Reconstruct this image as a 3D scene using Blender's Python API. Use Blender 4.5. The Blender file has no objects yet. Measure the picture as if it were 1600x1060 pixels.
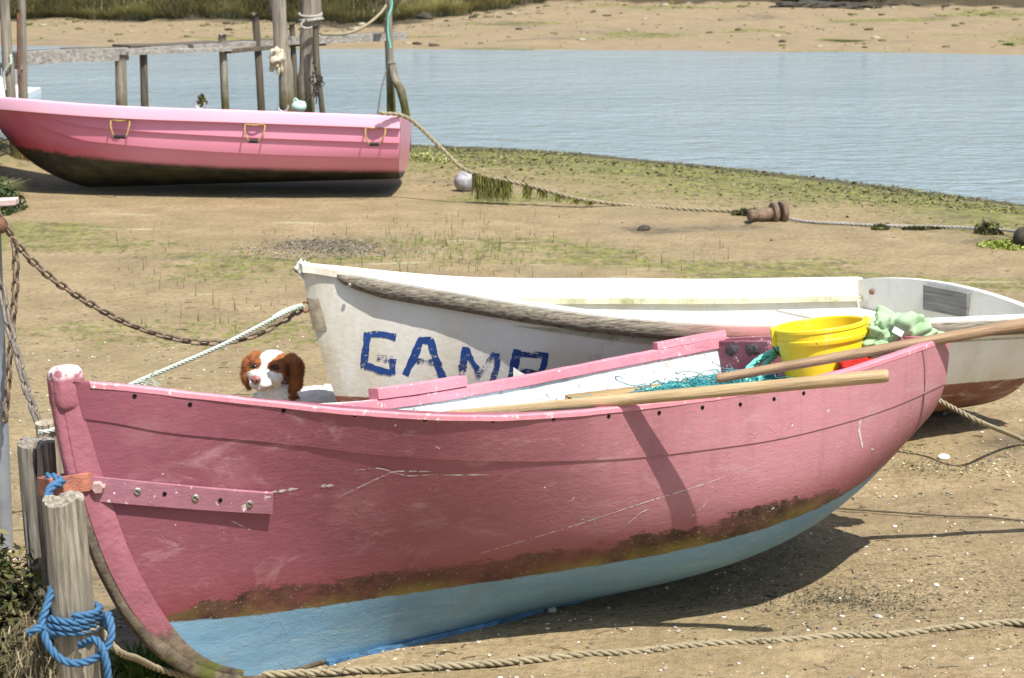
import bpy, math, random
import numpy as np
from mathutils import Matrix, Vector

# ------------------------------------------------------------------ camera, sky, sun, exposure
scene = bpy.context.scene
COL = scene.collection
FPX, CAMH = 3500.0, 2.2                       # focal length in photo pixels (1600 wide), eye height in metres
TH = math.atan(680.0 / FPX)
cT, sT = math.cos(TH), math.sin(TH)
cam_d = bpy.data.cameras.new('camera')
cam_d.sensor_width = 36.0
cam_d.lens = FPX * 36.0 / 1600.0
cam_d.clip_end = 2000.0
cam_d.dof.use_dof = True
cam_d.dof.focus_distance = 7.6
cam_d.dof.aperture_fstop = 10.0
cam = bpy.data.objects.new('camera', cam_d)
COL.objects.link(cam)
cam.location = (0, 0, CAMH)
cam.rotation_euler = (math.pi / 2 - TH, 0, 0)
scene.camera = cam

SUN = Vector((0.265, -0.40, 0.877)).normalized()
world = bpy.data.worlds.new('World')
scene.world = world
world.use_nodes = True
wnt = world.node_tree
wnt.nodes.clear()
wo = wnt.nodes.new('ShaderNodeOutputWorld')
wb = wnt.nodes.new('ShaderNodeBackground')
ws_ = wnt.nodes.new('ShaderNodeTexSky')
ws_.sky_type = 'NISHITA'
ws_.sun_disc = False
ws_.sun_elevation = math.asin(SUN.z)
ws_.sun_rotation = math.atan2(SUN.x, SUN.y)
ws_.dust_density = 1.5
wb.inputs['Strength'].default_value = 0.11
wnt.links.new(ws_.outputs[0], wb.inputs[0])
wnt.links.new(wb.outputs[0], wo.inputs[0])

sun_d = bpy.data.lights.new('sun', 'SUN')
sun_d.energy = 4.5
sun_d.angle = math.radians(0.5)
sun_d.color = (1.0, 0.96, 0.90)
sun = bpy.data.objects.new('sun', sun_d)
COL.objects.link(sun)
sun.rotation_euler = SUN.to_track_quat('Z', 'Y').to_euler()
sun.location = (5, -5, 20)

scene.view_settings.view_transform = 'Standard'
scene.view_settings.look = 'None'
scene.view_settings.exposure = 0.66
scene.view_settings.gamma = 1.0
scene.view_settings.use_curve_mapping = False

random.seed(7)
RNG = np.random.default_rng(11)
WATER_Z = -0.12


def at(px, py, Y):
    """world point at depth Y seen at photo pixel (used only to place things at their real distance)"""
    a, b = (px - 800) / FPX, (530 - py) / FPX
    D = np.array([a, cT + b * sT, -sT + b * cT])
    k = Y / D[1]
    return np.array([k * a, Y, CAMH + k * D[2]])


def gp(px, py, z=0.0):
    a, b = (px - 800) / FPX, (530 - py) / FPX
    D = np.array([a, cT + b * sT, -sT + b * cT])
    k = (z - CAMH) / D[2]
    return np.array([k * a, k * D[1], z])


# ------------------------------------------------------------------ noise
def _hash(ix, iy, iz, seed):
    h = (ix * 374761393 + iy * 668265263 + iz * 2147483647 + seed * 1274126177) & 0xFFFFFFFF
    h = ((h ^ (h >> 13)) * 1274126177) & 0xFFFFFFFF
    h = (h ^ (h >> 16)) & 0xFFFF
    return h / 65535.0


def vnoise(P, seed=0):
    P = np.asarray(P, float)
    i = np.floor(P).astype(np.int64)
    f = P - i
    f = f * f * (3 - 2 * f)
    out = 0
    for dx in (0, 1):
        for dy in (0, 1):
            for dz in (0, 1):
                w = (f[..., 0] if dx else 1 - f[..., 0]) * (f[..., 1] if dy else 1 - f[..., 1]) * (f[..., 2] if dz else 1 - f[..., 2])
                out = out + w * _hash(i[..., 0] + dx, i[..., 1] + dy, i[..., 2] + dz, seed)
    return out * 2 - 1


def fbm(P, seed=0, oct=4, gain=0.5):
    P = np.asarray(P, float)
    a, s, o = 1.0, 0, 0
    for k in range(oct):
        s = s + a * vnoise(P * (2.03 ** k) + 17.3 * k, seed + k)
        o += a
        a *= gain
    return s / o


def sstep(a, b, x):
    t = np.clip((np.asarray(x, float) - a) / (b - a), 0, 1)
    return t * t * (3 - 2 * t)


# ------------------------------------------------------------------ object helpers
def tag(o, label=None, cat=None, group=None, kind=None):
    if label: o['label'] = label
    if cat: o['category'] = cat
    if group: o['group'] = group
    if kind: o['kind'] = kind
    return o


def thing(name, label, cat, loc=(0, 0, 0), group=None, mat=None):
    o = bpy.data.objects.new(name, None)
    o.empty_display_size = 0.1
    COL.objects.link(o)
    if mat is not None: o.matrix_world = mat
    else: o.location = tuple(float(v) for v in loc)
    return tag(o, label, cat, group)


class MB:
    """collects vertices and faces, built as one mesh object"""
    def __init__(s): s.V, s.F, s.M, s.C, s.n = [], [], [], [], 0

    def add(s, V, F, mi=0, col=None):
        V = np.asarray(V, float).reshape(-1, 3)
        s.V.append(V)
        s.F += [tuple(int(i) + s.n for i in f) for f in F]
        s.M += [mi] * len(F)
        if col is not None: s.C.append(np.broadcast_to(np.asarray(col, float), (len(V), 3)))
        s.n += len(V)
        return s

    def build(s, name, mats, parent=None, smooth=True, world=True, auto=None):
        V = np.concatenate(s.V)
        if parent is not None and world: V = V - np.array(parent.location)
        me = bpy.data.meshes.new(name)
        me.from_pydata(V.tolist(), [], s.F)
        mats = mats if isinstance(mats, (list, tuple)) else [mats]
        for m in mats: me.materials.append(m)
        me.polygons.foreach_set('material_index', s.M)
        me.polygons.foreach_set('use_smooth', [smooth] * len(s.F))
        if s.C:
            at_ = me.color_attributes.new('pigment', 'FLOAT_COLOR', 'POINT')
            c = np.concatenate([np.concatenate(s.C), np.ones((s.n, 1))], 1)
            at_.data.foreach_set('color', c.ravel())
        me.update()
        if auto is not None:
            try: me.set_sharp_from_angle(angle=math.radians(auto))
            except Exception: pass
        o = bpy.data.objects.new(name, me)
        COL.objects.link(o)
        if parent is not None: o.parent = parent
        return o


def grid_faces(nu, nv, closed_u=False, closed_v=False, flip=False):
    F = []
    for i in range(nu if closed_u else nu - 1):
        for j in range(nv if closed_v else nv - 1):
            a, b = i * nv + j, ((i + 1) % nu) * nv + j
            c, d = ((i + 1) % nu) * nv + (j + 1) % nv, i * nv + (j + 1) % nv
            F.append((a, d, c, b) if flip else (a, b, c, d))
    return F


def smooth_path(pts, n=None, ds=None):
    """Catmull-Rom through points, resampled evenly"""
    P = np.asarray(pts, float)
    if len(P) == 2: d = np.linspace(P[0], P[1], 50)
    else:
        Q = np.vstack([2 * P[0] - P[1], P, 2 * P[-1] - P[-2]])
        d = []
        for i in range(len(P) - 1):
            t = np.linspace(0, 1, 24, endpoint=False)[:, None]
            a, b, c, e = Q[i], Q[i + 1], Q[i + 2], Q[i + 3]
            d.append(.5 * (2 * b + (c - a) * t + (2 * a - 5 * b + 4 * c - e) * t * t + (-a + 3 * b - 3 * c + e) * t ** 3))
        d = np.vstack(d + [P[-1:]])
    L = np.concatenate([[0], np.cumsum(np.linalg.norm(np.diff(d, axis=0), axis=1))])
    if n is None: n = max(3, int(L[-1] / ds) + 1)
    s = np.linspace(0, L[-1], n)
    return np.stack([np.interp(s, L, d[:, k]) for k in range(3)], 1), L[-1]


def frames(P):
    T = np.gradient(P, axis=0)
    T /= np.linalg.norm(T, axis=1)[:, None] + 1e-12
    N = np.zeros_like(P)
    u = np.array([0, 0, 1.0]) if abs(T[0, 2]) < .9 else np.array([1.0, 0, 0])
    n = u - T[0] * (u @ T[0])
    for i in range(len(P)):
        n = n - T[i] * (n @ T[i])
        n /= np.linalg.norm(n) + 1e-12
        N[i] = n
    return T, N, np.cross(T, N)


def tube(P, r, seg=8, cap=True, sx=1.0):
    P = np.asarray(P, float)
    T, N, B = frames(P)
    r = np.broadcast_to(np.asarray(r, float), (len(P),))
    a = np.linspace(0, 2 * math.pi, seg, endpoint=False)
    V = P[:, None] + r[:, None, None] * (np.cos(a)[None, :, None] * N[:, None] * sx + np.sin(a)[None, :, None] * B[:, None])
    F = grid_faces(len(P), seg, closed_v=True)
    V = V.reshape(-1, 3)
    if cap:
        F += [tuple(range(seg))[::-1], tuple(range((len(P) - 1) * seg, len(P) * seg))]
    return V, F


def rope(mb, pts, R, pitch=None, strands=3, seg=5, jitter=0.0, col=None, alt=None):
    pitch = pitch or R * 7.5
    P, L = smooth_path(pts, ds=pitch / 9)
    if jitter: P = P + jitter * fbm(P[:, [0, 1, 2]] * 9, 3)[:, None] * np.array([1, 1, .3])
    T, N, B = frames(P)
    s = np.linspace(0, L, len(P))
    for k in range(strands):
        a = 2 * math.pi * (s / pitch + k / strands)
        C = P + R * .52 * (np.cos(a)[:, None] * N + np.sin(a)[:, None] * B)
        V, F = tube(C, R * .52, seg)
        c = col if (alt is None or k) else alt
        mb.add(V, F, 0, c)
    return P


def box(mb, c, ax, ay, az, hx, hy, hz, mi=0, bev=0.0):
    """box with axes; chamfered when bev > 0"""
    c, ax, ay, az = [np.asarray(v, float) for v in (c, ax, ay, az)]
    if bev <= 0:
        V = [c + ax * hx * i + ay * hy * j + az * hz * k for i in (-1, 1) for j in (-1, 1) for k in (-1, 1)]
        F = [(0, 1, 3, 2), (4, 6, 7, 5), (0, 4, 5, 1), (2, 3, 7, 6), (0, 2, 6, 4), (1, 5, 7, 3)]
        return mb.add(V, F, mi)
    prof = []
    for (j, k) in ((-1, -1), (1, -1), (1, 1), (-1, 1)):
        pr = [(j * (hy - bev), k * hz), (j * hy, k * (hz - bev))]
        if j * k > 0: pr = pr[::-1]
        prof += pr
    n = len(prof)
    V = []
    for i, s in ((-1, 1 - bev / hy), (-1 + bev / hx, 1), (1 - bev / hx, 1), (1, 1 - bev / hy)):
        for (y, z) in prof:
            V.append(c + ax * hx * i + ay * y * s + az * (z * (s if s == 1 else 1 - bev / hz)))
    F = grid_faces(4, n, closed_v=True) + [tuple(range(n))[::-1], tuple(range(3 * n, 4 * n))]
    return mb.add(V, F, mi)


_t = (1 + 5 ** .5) / 2
ICO_V = np.array([(-1, _t, 0), (1, _t, 0), (-1, -_t, 0), (1, -_t, 0), (0, -1, _t), (0, 1, _t), (0, -1, -_t), (0, 1, -_t), (_t, 0, -1), (_t, 0, 1), (-_t, 0, -1), (-_t, 0, 1)], float)
ICO_V /= np.linalg.norm(ICO_V[0])
ICO_F = [(0, 11, 5), (0, 5, 1), (0, 1, 7), (0, 7, 10), (0, 10, 11), (1, 5, 9), (5, 11, 4), (11, 10, 2), (10, 7, 6), (7, 1, 8), (3, 9, 4), (3, 4, 2), (3, 2, 6), (3, 6, 8), (3, 8, 9), (4, 9, 5), (2, 4, 11), (6, 2, 10), (8, 6, 7), (9, 8, 1)]


def ico(sub):
    V, F = [tuple(v) for v in ICO_V], list(ICO_F)
    for _ in range(sub):
        c, G = {}, []
        def mid(a, b):
            k = (min(a, b), max(a, b))
            if k not in c:
                m = np.array(V[a]) + np.array(V[b])
                V.append(tuple(m / np.linalg.norm(m)))
                c[k] = len(V) - 1
            return c[k]
        for a, b, d in F:
            x, y, z = mid(a, b), mid(b, d), mid(d, a)
            G += [(a, x, z), (b, y, x), (d, z, y), (x, y, z)]
        F = G
    return np.array(V), F


ICO = {k: ico(k) for k in (0, 1, 2, 3, 4)}


def stone(mb, c, r, sub=1, seed=0, rough=.25, col=None):
    V, F = ICO[sub]
    d = 1 + rough * fbm(V * 1.6 + seed * 7.7, seed, 3)
    V = V * d[:, None] * np.asarray(r, float)
    a = seed * 2.399
    R = np.array([[math.cos(a), -math.sin(a), 0], [math.sin(a), math.cos(a), 0], [0, 0, 1]])
    mb.add(V @ R.T + np.asarray(c, float), F, 0, col)


def lathe(mb, prof, c, R=np.eye(3), seg=40, mi=0):
    a = np.linspace(0, 2 * math.pi, seg, endpoint=False)
    V = np.array([[(r * math.cos(t), r * math.sin(t), z) for t in a] for r, z in prof]).reshape(-1, 3)
    mb.add(V @ np.asarray(R).T + np.asarray(c, float), grid_faces(len(prof), seg, closed_v=True, flip=True), mi)


# ------------------------------------------------------------------ materials
class NG:
    def __init__(s, name, rough=.7, spec=.3):
        s.m = bpy.data.materials.new(name)
        s.m.use_nodes = True
        s.nt = s.m.node_tree
        s.b = s.nt.nodes['Principled BSDF']
        s.b.inputs['Roughness'].default_value = rough
        s.b.inputs['Specular IOR Level'].default_value = spec
        s.tc = s.nt.nodes.new('ShaderNodeTexCoord')
        s.obj = s.tc.outputs['Object']
        s.geo = s.nt.nodes.new('ShaderNodeNewGeometry')
        s.pos = s.geo.outputs['Position']

    def put(s, sock, v):
        if v is None: return
        if isinstance(v, bpy.types.NodeSocket): s.nt.links.new(v, sock)
        elif isinstance(v, (tuple, list)) and len(v) == 3 and sock.type == 'RGBA': sock.default_value = (*v, 1)
        else: sock.default_value = v

    def noise(s, scale, detail=4, rough=.55, vec=None, dist=0., scl=None):
        n = s.nt.nodes.new('ShaderNodeTexNoise')
        v = vec if vec is not None else s.obj
        if scl:
            mp = s.nt.nodes.new('ShaderNodeMapping')
            mp.inputs['Scale'].default_value = scl
            s.put(mp.inputs['Vector'], v)
            v = mp.outputs[0]
        s.put(n.inputs['Vector'], v)
        for k, x in (('Scale', scale), ('Detail', detail), ('Roughness', rough), ('Distortion', dist)): n.inputs[k].default_value = x
        return n.outputs['Fac']

    def voro(s, scale, feature='F1', vec=None, scl=None, rnd=1., out='Distance'):
        n = s.nt.nodes.new('ShaderNodeTexVoronoi')
        n.feature = feature
        v = vec if vec is not None else s.obj
        if scl:
            mp = s.nt.nodes.new('ShaderNodeMapping')
            mp.inputs['Scale'].default_value = scl
            s.put(mp.inputs['Vector'], v)
            v = mp.outputs[0]
        s.put(n.inputs['Vector'], v)
        n.inputs['Scale'].default_value = scale
        n.inputs['Randomness'].default_value = rnd
        return n.outputs[out]

    def ramp(s, f, stops, const=False):
        n = s.nt.nodes.new('ShaderNodeValToRGB')
        if const: n.color_ramp.interpolation = 'CONSTANT'
        e = n.color_ramp.elements
        while len(e) < len(stops): e.new(.5)
        for k, (p, c) in enumerate(stops):
            e[k].position = p
            e[k].color = (*c, 1) if isinstance(c, (tuple, list)) else (c, c, c, 1)
        s.put(n.inputs[0], f)
        return n.outputs[0]

    def mix(s, f, a, b, mode='MIX'):
        n = s.nt.nodes.new('ShaderNodeMix')
        n.data_type = 'RGBA'
        n.blend_type = mode
        s.put(n.inputs[0], f); s.put(n.inputs[6], a); s.put(n.inputs[7], b)
        return n.outputs[2]

    def math(s, op, a, b=None, c=None, clamp=False):
        n = s.nt.nodes.new('ShaderNodeMath')
        n.operation = op
        n.use_clamp = clamp
        s.put(n.inputs[0], a); s.put(n.inputs[1], b)
        if c is not None: s.put(n.inputs[2], c)
        return n.outputs[0]

    def step(s, x, a, b):
        n = s.nt.nodes.new('ShaderNodeMapRange')
        n.interpolation_type = 'SMOOTHSTEP'
        s.put(n.inputs[0], x); s.put(n.inputs[1], a); s.put(n.inputs[2], b)
        return n.outputs[0]

    def wob(s, amt, scale):
        n = s.nt.nodes.new('ShaderNodeTexNoise')
        s.put(n.inputs['Vector'], s.obj)
        n.inputs['Scale'].default_value = scale
        n.inputs['Detail'].default_value = 4
        a = s.nt.nodes.new('ShaderNodeVectorMath'); a.operation = 'MULTIPLY_ADD'
        s.put(a.inputs[0], n.outputs['Color']); a.inputs[1].default_value = (amt,) * 3
        s.put(a.inputs[2], s.obj)
        return a.outputs[0]

    def xyz(s, v=None):
        n = s.nt.nodes.new('ShaderNodeSeparateXYZ')
        s.put(n.inputs[0], v if v is not None else s.obj)
        return n.outputs

    def attr(s, name='pigment'):
        n = s.nt.nodes.new('ShaderNodeAttribute')
        n.attribute_name = name
        return n.outputs['Color']

    def bump(s, h, strength=.5, dist=.01, nrm=None):
        n = s.nt.nodes.new('ShaderNodeBump')
        n.inputs['Strength'].default_value = strength
        n.inputs['Distance'].default_value = dist
        s.put(n.inputs['Height'], h); s.put(n.inputs['Normal'], nrm)
        return n.outputs[0]

    def done(s, color=None, rough=None, normal=None, alpha=None, metal=None):
        s.put(s.b.inputs['Base Color'], color)
        s.put(s.b.inputs['Roughness'], rough)
        s.put(s.b.inputs['Normal'], normal)
        s.put(s.b.inputs['Alpha'], alpha)
        s.put(s.b.inputs['Metallic'], metal)
        return s.m


def simple(name, col, rough=.7, var=.25, scale=12, bump=.2, bdist=.004, spec=.3, metal=None, bscale=None):
    g = NG(name, rough, spec)
    n = g.noise(scale, 5, .6)
    c = g.mix(g.ramp(n, [(.3, 0.), (.7, 1.)]), tuple(v * (1 - var) for v in col), tuple(min(1, v * (1 + var)) for v in col))
    return g.done(c, None, g.bump(g.noise(bscale or scale * 6, 5, .6), bump, bdist), None, metal)


def wood_mat(name, base, dark, axis=2, green=None, green_z=None, zsoft=.25, rough=.85, fine=1.0):
    g = NG(name, rough, .2)
    scl = [1, 1, 1]
    scl[axis] = .06
    gr = g.noise(60 * fine, 6, .65, scl=tuple(scl), dist=.4)
    big = g.noise(6, 3, .5)
    c = g.mix(g.ramp(gr, [(.32, 0.), (.62, 1.)]), dark, base)
    c = g.mix(g.math('MULTIPLY', g.step(big, .45, .75), .5), c, tuple(v * .55 for v in base))
    if green:
        z = g.xyz(g.pos)[2]
        f = g.step(g.math('ADD', z, g.math('MULTIPLY', g.noise(9, 4), .5)), green_z + .25 + zsoft, green_z + .25 - zsoft)
        c = g.mix(f, c, g.mix(g.noise(25, 4), green, tuple(v * .35 for v in green)))
    return g.done(c, None, g.bump(gr, .8, .010))


# ------------------------------------------------------------------ boat hull maths
def hint(t, ts, vs):
    ts = np.array(ts, float); vs = np.array(vs, float)
    m = np.gradient(vs, ts)
    t = np.asarray(t, float)
    i = np.clip(np.searchsorted(ts, t, side='right') - 1, 0, len(ts) - 2)
    h = ts[i + 1] - ts[i]
    x = (t - ts[i]) / h
    return (2 * x ** 3 - 3 * x ** 2 + 1) * vs[i] + (x ** 3 - 2 * x ** 2 + x) * h * m[i] + (-2 * x ** 3 + 3 * x ** 2) * vs[i + 1] + (x ** 3 - x ** 2) * h * m[i + 1]


class Hull:
    def __init__(s, **p):
        s.p = p
        cp, sp = math.cos(p['psi']), math.sin(p['psi'])
        U, V, W = np.array([cp, sp, 0]), np.array([sp, -cp, 0]), np.array([0, 0, 1.])
        ct, st = math.cos(p['trim']), math.sin(p['trim'])
        U, W = U * ct + W * st, W * ct - U * st
        cr, sr = math.cos(p['roll']), math.sin(p['roll'])
        V, W = V * cr + W * sr, W * cr - V * sr
        s.R = np.stack([U, V, W], 1)
        s.o = np.array([p['X'], p['Y'], p['Z']])
        s.mat = Matrix(((*s.R[0], s.o[0]), (*s.R[1], s.o[1]), (*s.R[2], s.o[2]), (0, 0, 0, 1)))
        # local v points to the near side: make a right handed frame by flipping v in the matrix
        s.flip = np.linalg.det(s.R) < 0
        if s.flip:
            R = s.R.copy(); R[:, 1] *= -1
            s.R = R
            s.mat = Matrix(((*R[0], s.o[0]), (*R[1], s.o[1]), (*R[2], s.o[2]), (0, 0, 0, 1)))
        s.ns = -1.0 if s.flip else 1.0            # sign of local v on the side that faces the camera

    def K(s, t):
        p = s.p
        t = np.asarray(t, float)
        x = np.clip(t / p['ts'], 0, 1)
        y = np.clip((t - p['ts']) / (1 - p['ts']), 0, 1)
        u = np.where(t <= p['ts'], 2 * x * (1 - x) * p['sc'][0] + x * x * p['uf'], p['uf'] + (p['Lk'] - p['uf']) * y)
        w = np.where(t <= p['ts'], (1 - x) ** 2 * p['ws'][0] + 2 * x * (1 - x) * p['sc'][1], p['rk'] * y ** p['rp'])
        return np.stack([u, 0 * u, w], -1)

    def P(s, t, r, side=1.0, off=0.0):
        """point on the skin: t along the boat, r from keel 0 to sheer 1; side +1 is the side nearest the camera"""
        p = s.p
        t, r = np.broadcast_arrays(np.asarray(t, float), np.asarray(r, float))
        K = s.K(t)
        vs = hint(t, p['bt'], p['b'])
        wsv = hint(t, [0, .33, .66, 1], p['ws'])
        S = np.stack([p['L'] * t, vs, wsv], -1)
        f = hint(t, [0, .3, .6, 1], p['full'])
        h = wsv - K[..., 2]
        du = S[..., 0] - K[..., 0]
        C1 = np.stack([K[..., 0] + .2 * du, vs * (.30 + .62 * f), K[..., 2] + h * (.33 - .27 * f)], -1)
        C2 = np.stack([K[..., 0] + .7 * du, vs * (.72 + .26 * f), wsv - h * (.33 + .27 * f)], -1)
        r_ = r[..., None]
        q = (1 - r_) ** 3 * K + 3 * r_ * (1 - r_) ** 2 * C1 + 3 * r_ ** 2 * (1 - r_) * C2 + r_ ** 3 * S
        if np.any(np.asarray(off) != 0):
            e = 1e-3
            t2 = np.minimum(t + e, 1); t1 = np.maximum(t - e, 0)
            r2 = np.minimum(r + e, 1); r1 = np.maximum(r - e, 0)
            n = np.cross(s.P(t2, r, s.ns) - s.P(t1, r, s.ns), s.P(t, r2, s.ns) - s.P(t, r1, s.ns))
            n /= np.linalg.norm(n, axis=-1)[..., None] + 1e-12
            n = np.where(n[..., 1:2] < 0, -n, n)
            q = q + n * np.asarray(off)[..., None]
            q[..., 1] = np.maximum(q[..., 1], .002)
            return q * np.array([1, side * s.ns, 1])
        return q * np.array([1, side * s.ns, 1])

    def r_of_w(s, t, w):
        t = np.atleast_1d(np.asarray(t, float)); w = np.broadcast_to(w, t.shape)
        rr = np.linspace(0, 1, 101)
        Z = s.P(t[:, None], rr[None, :])[..., 2]
        return np.array([np.interp(ww, np.maximum.accumulate(z), rr) for z, ww in zip(Z, w)])

    def world(s, q):
        return np.asarray(q) @ s.R.T + s.o

    def to_local(s, q):
        return (np.asarray(q) - s.o) @ s.R

    def shell(s, name, mats, parent, th=.022, nt=90, nr=22, lap=None):
        """outer and inner skins joined at the sheer; material 0 outside, 1 inside"""
        t = np.linspace(0, 1, nt)
        r = np.linspace(0, 1, nr)
        rr = np.concatenate([r[::-1], r[1:]])
        sd = np.concatenate([np.ones(nr), -np.ones(nr - 1)])
        off = np.zeros((nt, len(rr)))
        if lap is not None: off = lap(t[:, None], rr[None, :]) + off
        O = np.stack([s.P(t, np.full(nt, r0), d, off[:, j] + 1e-6) if r0 > 0 else s.P(t, np.zeros(nt), 1) for j, (r0, d) in enumerate(zip(rr, sd))], 1)
        I = np.stack([s.P(t, np.full(nt, r0), d, np.full(nt, -th)) if r0 > .02 else s.P(t, np.zeros(nt), 1) + np.array([0, 0, th]) for r0, d in zip(rr, sd)], 1)
        m = len(rr)
        fl = s.ns > 0
        mb = MB()
        mb.add(O.reshape(-1, 3), grid_faces(nt, m, flip=fl), 0)
        mb.add(I.reshape(-1, 3), grid_faces(nt, m, flip=not fl), 1)
        N = nt * m
        rim = []
        for i in range(nt - 1):
            for j in (0, m - 1): rim.append((i * m + j, (i + 1) * m + j, N + (i + 1) * m + j, N + i * m + j))
        for j in range(m - 1):
            i = nt - 1
            rim.append((i * m + j, i * m + j + 1, N + i * m + j + 1, N + i * m + j))
        mb.F += rim
        mb.M += [0] * len(rim)
        return mb.build(name, mats, parent, True, world=False, auto=40)

    def sweep(s, name, mat, parent, side, t0, t1, prof, n=80, r=1.0, auto=35, jit=0.0, capends=True, taper=0):
        """sweep a closed (v outward, w up) profile along the sheer (or any r line)"""
        t = np.linspace(t0, t1, n)
        C = s.P(t, np.full(n, r) if np.ndim(r) == 0 else r, s.ns)
        T = np.gradient(C, axis=0); T /= np.linalg.norm(T, axis=1)[:, None]
        o = np.stack([T[:, 1] * -1, T[:, 0], 0 * T[:, 0]], 1)
        o /= np.linalg.norm(o, axis=1)[:, None]
        o = np.where(o[:, 1:2] < 0, -o, o)
        V = np.stack([C + o * a + np.array([0, 0, b]) for a, b in prof], 1)
        if taper:
            tp = np.minimum(1, .30 + .70 * np.sqrt(np.arange(n) / taper))[:, None, None]
            top = V[:, -1:, :]
            V = top + (V - top) * tp
        if jit: V = V + jit * np.stack([fbm(V * 14 + k * 9, k, 3) for k in range(3)], -1)
        V = V * np.array([1, side * s.ns, 1])
        m = len(prof)
        F = grid_faces(n, m, closed_v=True)
        if capends: F += [tuple(range(m))[::-1], tuple(range((n - 1) * m, n * m))]
        return MB().add(V.reshape(-1, 3), F).build(name, mat, parent, True, world=False, auto=auto)

    def patch(s, mb, ta, tb, fa, fb, off=.003, n=20, m=4, side=1.0, mi=0, th=None):
        """strip from t=ta..tb between w heights fa(t), fb(t), standing off the skin; th gives it thickness"""
        t = np.linspace(ta, tb, n)
        x = np.linspace(0, 1, n)
        lo = np.array([fa(v) for v in x]); hi = np.array([fb(v) for v in x])
        G = []
        for j in range(m):
            w = lo + (hi - lo) * j / (m - 1)
            G.append(s.P(t, s.r_of_w(t, w), side, np.full(n, off)))
        V = np.stack(G, 1).reshape(-1, 3)
        F = grid_faces(n, m)
        if th:
            G2 = [s.P(t, s.r_of_w(t, lo + (hi - lo) * j / (m - 1)), side, np.full(n, off - th)) for j in range(m)]
            V2 = np.stack(G2, 1).reshape(-1, 3)
            N = n * m
            F2 = [tuple(i + N for i in f[::-1]) for f in F]
            for i in range(n - 1):
                for j in (0, m - 1): F2.append((i * m + j, (i + 1) * m + j, N + (i + 1) * m + j, N + i * m + j))
            for i in (0, n - 1):
                for j in range(m - 1): F2.append((i * m + j, i * m + j + 1, N + i * m + j + 1, N + i * m + j))
            mb.add(np.vstack([V, V2]), F + F2, mi)
        else: mb.add(V, F, mi)

    def transom(s, name, mat, parent, th=.028, crown=0.0, drop=0.0, inset=.004):
        r = np.linspace(0, 1, 26)
        A = s.P(np.ones(26), r, 1)
        B = s.P(np.ones(26), r, -1)
        w1 = A[-1, 2]
        nx = 13
        top = [np.array([A[-1, 0], v, w1 - drop + crown * (1 - (v / abs(A[-1, 1])) ** 2)]) for v in np.linspace(B[-1, 1], A[-1, 1], nx)[1:-1]]
        loop = np.vstack([A[::-1], B[1:], top])
        c = loop.mean(0)
        n = len(loop)
        ins = c + (loop - c) * (1 - inset)
        fr = ins + np.array([.004, 0, 0])
        bk = ins - np.array([th, 0, 0])
        V = np.vstack([fr, bk, [c + [.004, 0, 0]], [c - [th, 0, 0]]])
        F = [(i, (i + 1) % n, 2 * n) for i in range(n)] + [(n + (i + 1) % n, n + i, 2 * n + 1) for i in range(n)]
        F += [(i, n + i, n + (i + 1) % n, (i + 1) % n) for i in range(n)]
        return MB().add(V, F).build(name, mat, parent, False, world=False)


H_PINK = Hull(X=-1.1446, Y=5.8384, Z=0.0021, psi=.6633, roll=.1525, trim=-.002, L=2.9632, Lk=2.9032, uf=.7189, sc=[.0373, -.0821], ts=.1885, rk=.3179, rp=4.328, ws=[.9371, .7183, .6715, .7117], bt=[0, .12, .3, .5, .75, 1], b=[.0299, .2391, .5047, .6069, .6918, .5458], full=[.0, .08, .9497, .948])
H_WHITE = Hull(X=-.7706, Y=8.1452, Z=-.0006, psi=.5354, roll=.0189, trim=-.0037, L=3.1604, Lk=3.1004, uf=.4626, sc=[.1358, .0705], ts=.1697, rk=.015, rp=2.2125, ws=[.8898, .683, .5778, .5059], bt=[0, .12, .3, .5, .75, 1], b=[.0238, .2386, .5462, .6889, .6697, .6372], full=[.1, .35, .66, .76])
H_FAR = Hull(X=-4.125, Y=17.4451, Z=0.0, psi=-.0195, roll=.12, trim=.0296, L=3.3148, Lk=3.2548, uf=.8067, sc=[.2416, .1401], ts=.3002, rk=0., rp=2., ws=[.7266, .6031, .529, .4588], bt=[0, .12, .3, .5, .75, 1], b=[.049, .3533, .5805, .672, .6862, .599], full=[.2, .65, .93, .95])

# ================================================================== THE GROUND
SHX = np.array([-30, -6, -2.5, -1.01, .61, 2.26, 3.22, 4.04, 7, 30]); SHY = np.array([26, 22.6, 22.3, 22.02, 21.27, 19.71, 18.7, 17.55, 14.2, 10.])
FRX = np.array([-60, -8.5, -4.2, -1.03, 2.06, 5.1, 8.0, 60]); FRY = np.array([44, 37.5, 36.83, 36.35, 36.35, 35.87, 35.25, 29.])


_fr = np.random.default_rng(5)
PRINTS = []
for (x0, y0, dx, dy, n) in ((-1.9, 9.3, .30, .52, 13), (2.9, 10.2, -.36, .42, 12), (.9, 6.35, .42, .16, 4), (-.6, 11.5, .55, .12, 9)):
    for i in range(n):
        PRINTS.append((x0 + dx * i + (.09 if i % 2 else -.09) + _fr.normal(0, .03), y0 + dy * i + _fr.normal(0, .04), math.atan2(dy, dx)))


def footprints(X, Y):
    z = np.zeros_like(X)
    for (x, y, a) in PRINTS:
        k = (np.abs(X - x) < .3) & (np.abs(Y - y) < .3)
        if not np.any(k): continue
        u = ((X[k] - x) * math.cos(a) + (Y[k] - y) * math.sin(a)) / .13
        v = (-(X[k] - x) * math.sin(a) + (Y[k] - y) * math.cos(a)) / .052
        r2 = u * u + v * v
        z[k] += -.016 * np.exp(-r2 ** 2) + .007 * np.exp(-(np.sqrt(r2) - 1.35) ** 2 / .1)
    return z


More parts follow.
